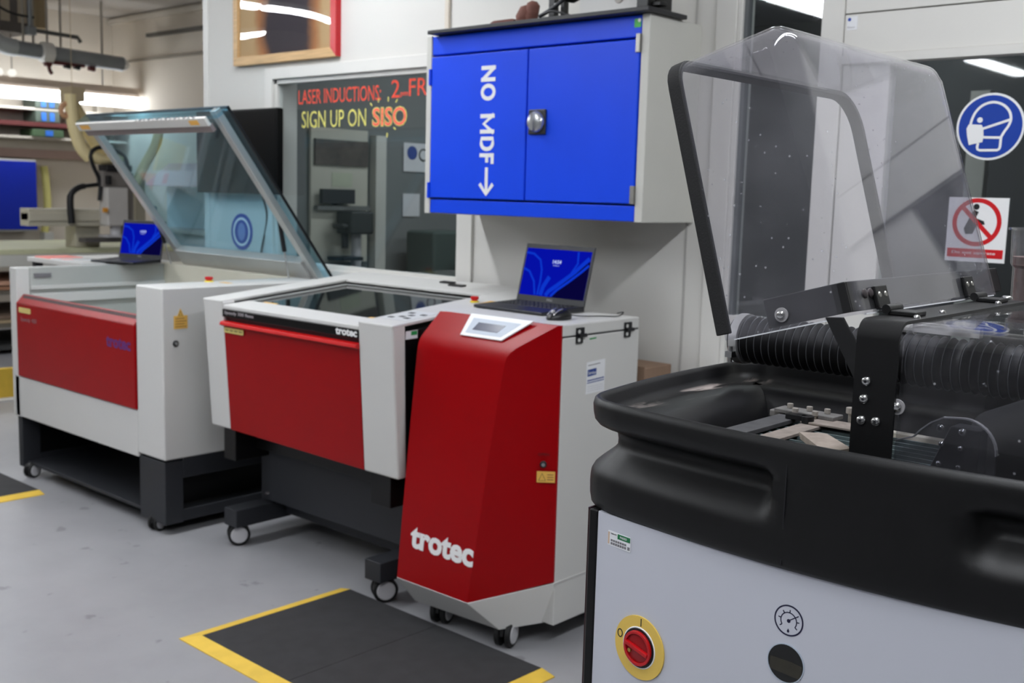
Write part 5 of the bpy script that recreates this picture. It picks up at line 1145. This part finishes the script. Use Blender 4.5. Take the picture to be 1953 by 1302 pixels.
# ------------------------------------------------------------------ things on the open laser cutter
tb = thing('side_table', (-5.70, 2.95, 0), 'pale side table against the left flank of the open laser cutter', 'table')
build(MB().box((-6.0, 2.70, 1.015), (-5.385, 3.22, 1.040)), 'table_top', MACH, tb, bevel=.003)
for x, y in ((-5.96, 2.74), (-5.43, 2.74), (-5.96, 3.18), (-5.43, 3.18)): build(MB().box((x-.02, y-.02, 0), (x+.02, y+.02, 1.015)), 'leg', DARK, tb)
laptop((-5.335, 2.84, 1.0402), 0, 'black laptop with blue screen on the side table by the open laser cutter', w_=.30, d_=.20, h_=.205, tilt=12, rz=.28)
def sheet(pts, z, name, m, lab, cat, th=.0012):
    o = build(MB().prism([(x, y, z) for x, y in pts], (0, 0, th)), name, m, None)
    tag(o, lab, cat); return o
s1 = sheet([(-5.95, 2.72), (-5.76, 2.72), (-5.76, 2.90), (-5.95, 2.90)], 1.0402, 'paper_folder', mat('paper_salmon', (244, 150, 140), .7), 'salmon pink folder lying on the side table by the open laser cutter', 'folder', .006)
s2 = sheet([(-5.745, 2.71), (-5.60, 2.71), (-5.60, 2.92), (-5.745, 2.92)], 1.0402, 'paper_sheet', mat('paper_glossy', (236, 238, 240), .2), 'glossy white sheet between the salmon folder and the laptop', 'paper', .004)
build(MB().prism([(-5.66, 2.72, 1.0442), (-5.61, 2.72, 1.0442), (-5.61, 2.78, 1.0442), (-5.66, 2.78, 1.0442)], (0, 0, .0004)), 'pink_print', mat('print_pink', (236, 150, 140), .7), s2)

# ------------------------------------------------------------------ far room: router, racks, lamps, pipes
FX = -9.2
cr = thing('router_table', (-9.5, 4.2, 0), 'large flatbed router table with gantry far behind the open laser cutter', 'machine')
build(MB().box((-10.6, 1.6, .84), (FX, 5.7, .885)), 'bed', mat('bed_pale_green', (206, 206, 172), .6, var=.05), cr, bevel=.005)
build(MB().box((-10.6, 1.6, .74), (FX+.02, 5.72, .838)), 'bed_frame', CABG, cr, bevel=.006)
for y in (1.8, 3.3, 4.2, 5.5):
    for x in (-10.5, FX-.1): build(MB().box((x-.04, y-.04, 0), (x+.04, y+.04, .74)), 'leg', CABG, cr)
build(MB().box((-10.5, 1.7, .22), (FX-.06, 5.5, .26)).box((-10.5, 1.7, .50), (FX-.06, 5.5, .54)), 'storage_shelf', mat('shelf_grey', (150, 144, 132), .7), cr)
for i, (z, c_) in enumerate(((.265, (170, 150, 120)), (.30, (120, 100, 84)), (.545, (170, 124, 96)), (.585, (206, 160, 134)), (.04, (60, 60, 60)))):
    build(MB().box((-10.3, 2.6+.05*i, z), (FX-.02, 5.1-.1*i, z+.028)), 'stored_sheet', mat('stored_sheet_%d' % i, c_, .8, var=.1), cr)
build(MB().box((FX-.18, 4.17, 1.075), (FX-.02, 4.98, 1.225)).box((FX-.16, 4.17, 1.12), (FX-.0, 4.92, 1.19)), 'gantry_beam', mat('gantry_pale', (196, 190, 172), .5), cr, bevel=.006)
for a, b in (((FX-.3, 4.62, .885), (FX-.1, 4.85, 1.08)), ((FX-.3, 5.2, .885), (FX-.1, 5.3, 1.5))): build(MB().box(a, b), 'gantry_leg', mat('gantry_pale', (196, 190, 172), .5), cr, bevel=.01)
build(MB().box((FX-.02, 4.80, 1.08), (FX+.14, 5.00, 1.42)), 'spindle_cover', mat('spindle_grey', (200, 196, 192), .5), cr, bevel=.015)
build(MB().box((FX-.02, 4.78, 1.42), (FX+.10, 5.02, 1.56)).box((FX-.06, 5.00, 1.0), (FX+.10, 5.07, 1.55)), 'spindle_head', mat('spindle_mid', (128, 122, 118), .6), cr, bevel=.008)
build(MB().box((FX-.02, 4.80, 1.56), (FX+.14, 5.04, 1.615)).box((FX+.10, 4.80, 1.44), (FX+.15, 4.84, 1.52)), 'cable_box', INK, cr, bevel=.008)
build(MB().cyl((FX+.05, 4.92, .99), (FX+.05, 4.92, 1.08), .05, 16).box((FX-.04, 4.80, .98), (FX+.13, 5.06, 1.00)), 'spindle_nose', GREYP, cr, smooth=40)
build(MB().box((FX-.05, 4.62, .935), (FX+.08, 4.96, .975)), 'dust_shoe', mat('shoe_dark', (88, 84, 82), .7), cr, bevel=.004)
build(MB().tube(smooth_path([(FX+.02, 4.53, 1.10), (FX+.02, 4.52, 1.25), (FX+.02, 4.53, 1.35), (FX+.02, 4.60, 1.41), (FX+.02, 4.70, 1.43), (FX+.02, 4.78, 1.44)]), [.03]*12 + [.026]*10 + [.018]*9, 10), 'cable_chain', INK, cr, smooth=50)
build(MB().tube(smooth_path([(FX+.05, 4.77, 1.30), (FX+.05, 4.78, 1.46), (FX+.05, 4.72, 1.60), (FX+.05, 4.70, 1.70), (FX+.05, 4.76, 1.755), (FX+.05, 4.86, 1.76), (FX+.05, 4.96, 1.73), (FX+.05, 5.03, 1.66), (FX+.05, 5.06, 1.50)]), .018, 10), 'cable_chain', INK, cr, smooth=50)
build(MB().box((FX+.12, 4.76, 1.20), (FX+.16, 4.79, 1.24)), 'orange_tag', mat('tag_orange', (220, 150, 50), .5), cr)
build(MB().lathe((FX+.0, 5.02, 1.42), (FX+.05, 5.14, 1.40), [(0, .05), (1, .05)], 16), 'hose_port', mat('port_yellow', (224, 206, 96), .5), cr, smooth=40)
hz = thing('extraction_hoses', (-9.1, 4.75, 1.66), 'cream ribbed extraction hoses hanging above the router spindle', 'hose')
build(MB().tube(smooth_path([(FX, 4.56, 2.20), (FX, 4.565, 2.05), (FX, 4.59, 1.90), (FX, 4.64, 1.76), (FX, 4.72, 1.67)]), .055, 14), 'hose', HOSE_Y, hz, smooth=50)
build(MB().tube(smooth_path([(FX-.1, 4.60, 2.16), (FX-.1, 4.70, 2.0), (FX-.1, 4.80, 1.84), (FX-.1, 4.90, 1.70)]), .06, 14), 'hose', HOSE_Y, hz, smooth=50)
build(MB().tube(smooth_path([(FX+.02, 4.72, 1.70), (FX+.02, 4.80, 1.66), (FX+.02, 4.90, 1.66), (FX+.02, 5.00, 1.68)]), [.05, .05, .05, .05, .05, .05, .048, .046, .044, .042, .04, .04, .04, .04, .04, .04, .04, .04, .04], 14), 'hose', HOSE_Y, hz, smooth=50)
build(MB().tube(smooth_path([(FX+.02, 4.98, 1.42), (FX+.06, 5.10, 1.46), (FX+.06, 5.2, 1.62), (FX+.06, 5.32, 1.82), (FX+.06, 5.36, 2.0)]), .045, 14), 'hose', HOSE_Y, hz, smooth=50)
build(MB().tube([(FX, 4.52+.05*math.cos(a), 2.06+.055*math.sin(a)) for a in [2*PI*i/18-.9 for i in range(17)]] + [(FX, 4.57, 2.16), (FX, 4.60, 2.22)], .022, 10), 'hose_loop', mat('loop_peach', (214, 164, 126), .6), hz, smooth=50)
build(MB().box((FX-.16, 4.54, 2.14), (FX+.05, 4.66, 2.26)).cyl((FX-.06, 4.60, 2.26), (FX-.06, 4.60, CZ), .003, 6), 'hose_hanger', mat('hanger_beige', (190, 172, 140), .7), hz)

# left end wall: racks, rails, crates
WX = -12.0
bc = thing('wall_cabinet', (-11.8, 5.0, .90), 'deep blue cabinet on the far left wall', 'cabinet')
build(MB().box((WX, 4.3, .92), (-11.72, 5.40, 1.68)), 'carcass', CABG, bc, bevel=.004)
BL2 = mat('cabinet_deep_blue', (0, 36, 168), .45, var=.03)
build(MB().box((-11.72, 4.86, .94), (-11.70, 5.395, 1.66)), 'door', BL2, bc, bevel=.004)
build(MB().box((-11.72, 4.31, .94), (-11.70, 4.85, 1.66)), 'door', BL2, bc, bevel=.004)
rk = thing('wall_rack', (-11.8, 5.2, 1.7), 'pale storage rack with red rail on the far left wall', 'rack')
build(MB().box((WX, 3.0, 2.03), (-11.6, 6.40, 2.075)), 'shelf', mat('rack_red', (84, 28, 26), .6), rk)
build(MB().box((WX, 3.0, 1.90), (-11.62, 6.40, 1.925)).box((WX, 3.0, 2.20), (-11.62, 6.40, 2.225)).box((WX, 3.0, 2.075), (-11.95, 6.40, 2.20)), 'shelf', mat('rack_pale', (186, 178, 166), .6), rk)
build(MB().box((WX, 3.0, 1.705), (-11.9, 6.40, 1.80)), 'rail_board', mat('rack_mauve', (176, 150, 140), .6), rk)
build(MB().box((WX, 3.0, 1.80), (-11.92, 6.40, 1.90)), 'pale_board', mat('rack_board', (206, 198, 186), .6), rk)
for y in (3.2, 6.2): build(MB().box((WX, y, 1.68), (-11.9, y+.05, 2.50)), 'upright', mat('rack_pale', (186, 178, 166), .6), rk)
CG = mat('crate_green', (62, 84, 56), .6, var=.1); CB = mat('crate_dark_green', (70, 80, 70), .6, var=.1); CBL = mat('crate_label_blue', (40, 100, 190), .5)
for k, (y, z, m_, hgt, wd, lab) in enumerate(((5.36, 2.225, CB, .10, .26, 'dark green crate on the top shelf of the far rack'), (5.36, 2.078, CB, .115, .26, 'dark green crate under the top shelf of the far rack'), (5.32, 1.926, CG, .075, .34, 'flat green crate under the red rail of the far rack'))):
    t = thing('storage_crate', (-11.75, y, z), lab, 'crate', 'crates on the far rack')
    build(MB().box((-11.9, y, z), (-11.6, y+wd, z+hgt)), 'crate_body', m_, t, bevel=.004)
    for yy in ((y+.06, y+.15) if k < 2 else (y+.14,)): build(MB().box((-11.598, yy, z+hgt*.12), (-11.594, yy+.05+(k == 2)*.03, z+hgt*.88)), 'crate_label', CBL, t)
tr_ = structure(MB().box((-11.42, 3.0, 2.44), (-11.34, 6.40, 2.50)), 'trim_7', mat('trunking_beige', (196, 178, 162), .6))
for (y0, y1, lab) in ((4.2, 5.58, 'bright fluorescent lamp on the far trunking, left one'), (5.66, 6.52-.12, 'bright fluorescent lamp on the far trunking above the router, right one')):
    t = thing('tube_lamp', (-11.38, (y0+y1)/2, 2.30), lab, 'light', 'far tube lamps')
    build(MB().hexa([(-11.44, y0+.06, 2.29), (-11.32, y0+.06, 2.29), (-11.32, y1-.06, 2.29), (-11.44, y1-.06, 2.29)], [(-11.44, y0, 2.395), (-11.32, y0, 2.395), (-11.32, y1, 2.395), (-11.44, y1, 2.395)]), 'diffuser', LAMP_F, t)
    build(MB().box((-11.43, y0, 2.396), (-11.33, y1, 2.44)), 'housing', mat('trunking_beige', (196, 178, 162), .6), t)
for y in (3.4, 6.0): build(MB().cyl((-11.38, y, 2.50), (-11.38, y, CZ), .008, 8), 'hanger', GREYP, tr_)
yh = build(MB().tube(smooth_path([(-11.9, 5.56, .90), (-11.9, 5.60, 1.2), (-11.9, 5.585, 1.5), (-11.9, 5.57, 1.62)]), .04, 12), 'pole', mat('pole_pale_yellow', (216, 208, 132), .6), None, smooth=50)
tag(yh, 'pale yellow upright tube beside the deep blue cabinet', 'tube')
build(MB().box((-11.96, 5.53, 0), (-11.84, 5.63, .90)), 'foot', CABG, yh)
# ventilation pipe under the ceiling
vp = thing('ventilation_pipe', (-11.0, 5.4, 2.66), 'grey ventilation pipe with white coupling below the far ceiling', 'pipe')
PG = mat('pipe_grey', (128, 132, 136), .45, var=.08)
build(MB().tube([(-11, 4.86, 2.745), (-11, 6.02, 2.705)], .075, 16), 'pipe', PG, vp, smooth=50)
build(MB().tube(smooth_path([(-11, 4.90, 2.744), (-11, 4.80, 2.755), (-11, 4.70, 2.80), (-11, 4.62, 2.90), (-11, 4.60, 3.05), (-11, 4.60, 3.30)]), .085, 16), 'elbow', mat('pipe_light', (170, 174, 176), .4), vp, smooth=50)
build(MB().lathe((-11, 5.14, 2.736), (-11, 5.28, 2.731), [(0, .07), (.12, .10), (.88, .10), (1, .07)], 20), 'coupling', TRIM, vp, smooth=40)
build(MB().lathe((-11, 6.02, 2.705), (-11, 6.10, 2.702), [(0, .079), (.5, .06), (1, .02)], 16), 'end_cap', mat('cap_pale', (206, 206, 204), .4), vp, smooth=50)
for y in (4.98, 5.08, 5.22, 5.36, 5.8): build(MB().cyl((-11, y, 2.74), (-11, y, CZ), .012, 8), 'hanger', mat('hanger_dim', (150, 144, 136), .6), vp)
for i, y in enumerate((5.22, 5.42, 5.52, 5.68)):
    c_ = build(MB().lathe((-11, y-.03, 2.63), (-11, y+.03, 2.628), [(0, .03), (1, .035)], 14), 'pipe_clamp', mat('clamp_maroon', (84, 34, 34), .6) if i % 3 == 0 else INK, vp, smooth=40)
build(MB().tube([(-11, 5.22, 2.64), (-11, 5.24, 2.56), (-11, 5.26, 2.53)], .02, 8), 'pipe_clip', mat('clamp_maroon', (84, 34, 34), .6), vp, smooth=50)
build(MB().box((-11.03, 5.18, 2.625), (-10.97, 5.60, 2.66)), 'pipe_clip', mat('clamp_maroon', (84, 34, 34), .6), vp)
cd_ = thing('conduit_drop', (-10.8, 5.0, 2.9), 'thin grey conduit with junction box hanging below the far ceiling', 'conduit')
build(MB().cyl((-10.8, 4.96, 2.88), (-10.8, 4.96, CZ), .022, 10), 'drop_rod', PG, cd_, smooth=40)
build(MB().box((-10.84, 4.92, 2.86), (-10.76, 5.01, 2.94)), 'junction_box', PG, cd_, bevel=.01)
build(MB().tube([(-10.8, 5.0, 2.91), (-10.8, 5.44, 2.895), (-10.8, 5.47, 2.85)], .02, 10), 'side_arm', mat('arm_dark', (84, 84, 84), .6), cd_, smooth=50)
build(MB().tube(smooth_path([(-10.8, 4.55, 3.2), (-10.8, 4.65, 3.10), (-10.8, 4.80, 3.04), (-10.8, 5.0, 3.03)]), .012, 8), 'loop_cable', INK, cd_, smooth=50)
lt2 = thing('louvre_box', (-11.9, 4.9, 3.0), 'dark ventilation box with ochre side in the far ceiling corner', 'vent box')
build(MB().box((WX, 3.6, 2.92), (-11.2, 5.15, 3.30)), 'box_body', mat('vent_dark', (98, 92, 88), .8, var=.1), lt2)
build(MB().box((-11.2, 5.16, 2.98), (-11.1, 5.28, 3.30)), 'ochre_side', mat('vent_ochre', (152, 134, 104), .8), lt2)
for y in (4.85, 5.02): build(MB().box((-11.198, y, 3.02), (-11.19, y+.09, 3.28)), 'pale_louvre', mat('vent_pale', (176, 164, 146), .8), lt2)
rp = thing('ceiling_rail', (-10.4, 6.30, 3.04), 'pair of dark rails meeting under the far ceiling', 'rail')
RD = mat('rail_dark', (92, 88, 82), .7)
build(MB().box((-11.1, 6.36, 3.03), (-9.2, 6.40, 3.07)), 'rail', RD, rp)
build(MB().box((-11.08, 5.2, 3.03), (-11.04, 6.36, 3.06)) if False else MB().box((-9.9, 6.30, 2.86), (-9.2, 6.34, 2.89)), 'rail', RD, rp)
build(MB().cyl((-9.74, 6.30, 3.0), (-9.74, 6.30, 3.12), .03, 12), 'rail_lamp', WHITE, rp)
# a pale machine with a sloped mauve hood and a shelf with two bottles, seen through the raised lid
ff = thing('fume_bench', (-10.0, 6.2, 0), 'pale workbench with sloped mauve hood seen through the raised lid', 'bench')
build(MB().box((-10.6, 5.95, 0), (-9.0, 6.40, .98)), 'bench_body', mat('bench_pale', (196, 204, 204), .6), ff, bevel=.01)
build(MB().box((-10.65, 5.90, .98), (-8.95, 6.42, 1.02)), 'bench_top', MACH, ff)
build(MB().prism([(-10.5, 5.95, 1.44), (-10.5, 6.38, 1.44), (-10.5, 6.38, 1.68), (-10.5, 6.25, 1.68)], (1.5, 0, 0)), 'sloped_hood', mat('hood_mauve', (166, 140, 146), .6), ff, bevel=.01)
build(MB().box((-10.45, 6.2, 1.02), (-9.05, 6.40, 1.44)), 'back_panel', mat('bench_back', (190, 206, 210), .6), ff)
build(MB().box((-9.4, 6.0, 1.235), (-8.95, 6.2, 1.25)).box((-9.4, 6.05, 1.02), (-9.37, 6.15, 1.235)).box((-8.98, 6.05, 1.02), (-8.95, 6.15, 1.235)), 'bottle_shelf', MACH, ff)
for i, x in enumerate((-9.33, -9.18)):
    t = thing('spray_bottle', (x, 6.08, 1.25), 'yellow bottle with red cap on the far bench shelf, %s one' % ('left' if i == 0 else 'right'), 'bottle', 'yellow bottles on the far bench')
    build(MB().lathe((x, 6.08, 1.25), (x, 6.08, 1.36), [(0, .04), (.75, .042), (1, .016)], 16), 'bottle_body', mat('bottle_yellow', (224, 200, 70), .5), t, smooth=40)
    build(MB().cyl((x, 6.08, 1.36), (x, 6.08, 1.40), .018, 12), 'bottle_cap', RED_LIP, t, smooth=40)
# yellow barrier board on the floor beyond the open laser cutter
yb_ = thing('barrier_board', (-7.3, 2.95, 0), 'low yellow board with white foot on the floor left of the open laser cutter', 'board')
build(MB().box((-7.3, 2.2, .012), (-7.26, 3.6, .215)), 'panel', YELLOW, yb_, bevel=.003)
build(MB().box((-7.32, 2.2, 0), (-7.22, 3.6, .012)).box((-7.258, 2.2, 0), (-7.25, 3.6, .02)), 'foot', TRIM, yb_)

# ------------------------------------------------------------------ room behind the window: pale boards and dark equipment on its side wall
IX = -5.035
wbd = thing('wall_board', (-5.03, 4.07, 1.03), 'tall pale notice board seen through the window', 'board')
PB1 = mat('board_pale', (206, 204, 190), .7, var=.04)
build(MB().box((IX, 3.88, 1.03), (IX+.02, 4.30, 1.80)), 'board', PB1, wbd, bevel=.003)
build(MB().box((IX+.02, 3.90, 1.59), (IX+.035, 4.29, 1.735)), 'dark_poster', mat('poster_brown', (92, 84, 78), .7, var=.3, scale=12), wbd)
build(MB().box((IX+.02, 3.90, 1.335), (IX+.06, 4.29, 1.36)), 'tray', mat('tray_grey', (120, 122, 120), .6), wbd)
build(MB().box((IX+.02, 4.03, 1.47), (IX+.022, 4.18, 1.55)), 'pinned_sheet', mat('sheet_greenish', (198, 204, 180), .7), wbd)
mn = thing('wall_monitor', (-5.0, 4.03, 1.37), 'small dark monitor in front of the pale board behind the window', 'monitor')
build(MB().box((IX+.045, 3.92, 1.372), (IX+.075, 4.16, 1.455)), 'casing', DARK, mn, bevel=.003)
build(MB().box((IX+.02, 4.02, 1.36), (IX+.045, 4.06, 1.44)), 'mount', DARK, mn)
dp_ = thing('drill_press', (-4.93, 4.12, 0), 'dark pillar drill silhouette behind the window', 'drill')
build(MB().box((-5.02, 4.02, .86), (-4.82, 4.24, .90)).box((-5.0, 3.95, 0), (-4.84, 4.30, .86)), 'base', DARK, dp_, bevel=.004)
build(MB().cyl((-4.95, 4.16, .90), (-4.95, 4.16, 1.33), .03, 14), 'column', GREYP, dp_, smooth=40)
build(MB().box((-5.0, 4.05, 1.20), (-4.86, 4.22, 1.33)).box((-4.98, 4.0, 1.235), (-4.88, 4.05, 1.26)), 'head', mat('drill_dark', (58, 60, 60), .5), dp_, bevel=.012)
build(MB().cyl((-4.93, 4.06, 1.12), (-4.93, 4.06, 1.20), .02, 12).box((-5.0, 3.99, 1.05), (-4.86, 4.14, 1.07)), 'chuck', DARK, dp_, smooth=40)
pc = structure(MB().box((IX, 4.33, 0), (IX+.06, 4.41, 1.775)), 'trim_8', mat('post_pale', (214, 214, 206), .6))
sp2 = thing('poster_sign', (-5.03, 4.67, 1.57), 'small white poster with blue disc behind the window', 'poster')
build(MB().box((IX, 4.60, 1.575), (IX+.004, 4.86, 1.75)), 'sheet', PAPER, sp2)
build(MB().lathe((IX+.004, 4.67, 1.69), (IX+.005, 4.67, 1.69), [(0, .042), (1, .042)], 24), 'blue_disc', mat('disc_blue_dim', (60, 84, 160), .5), sp2)
build(MB().ribbon(circle(0, 0, .035, 18), .01, .001, (IX+.0045, 4.765, 1.68), EY, EZ, True), 'black_ring', INK, sp2)
p3 = build(MB().box((IX, 4.60, 1.30), (IX+.004, 4.74, 1.44)), 'notice_sheet', PAPER, None); tag(p3, 'blank white sheet on the side wall behind the window', 'paper')
eqp = thing('dark_workbench', (-4.6, 5.0, 0), 'dark cluttered workbench in the room behind the window', 'bench')
build(MB().box((-5.02, 4.50, .86), (-3.2, 5.4, .90)), 'worktop', mat('bench_dark', (78, 84, 82), .7), eqp)
build(MB().box((-5.0, 4.6, 0), (-4.8, 5.3, .86)).box((-3.4, 4.6, 0), (-3.22, 5.3, .86)), 'pedestal', DARK, eqp)
build(MB().box((-4.95, 4.55, .90), (-4.70, 4.85, 1.22)).box((-4.6, 4.7, .90), (-4.3, 5.0, 1.10)), 'equipment_case', mat('case_green_grey', (74, 90, 86), .6), eqp, bevel=.02)
build(MB().lathe((-4.1, 4.9, .90), (-4.1, 4.9, 1.15), [(0, .10), (.6, .12), (1, .05)], 18), 'canister', mat('canister_grey', (110, 112, 108), .6), eqp, smooth=40)
# faint post far behind the glazed door
dpst = structure(MB().box((-1.93, 5.4, 0), (-1.84, 5.46, 2.0)), 'trim_9', mat('post_pale', (214, 214, 206), .6))
# lamp in the inner room, seen at the top of the door glass
#END
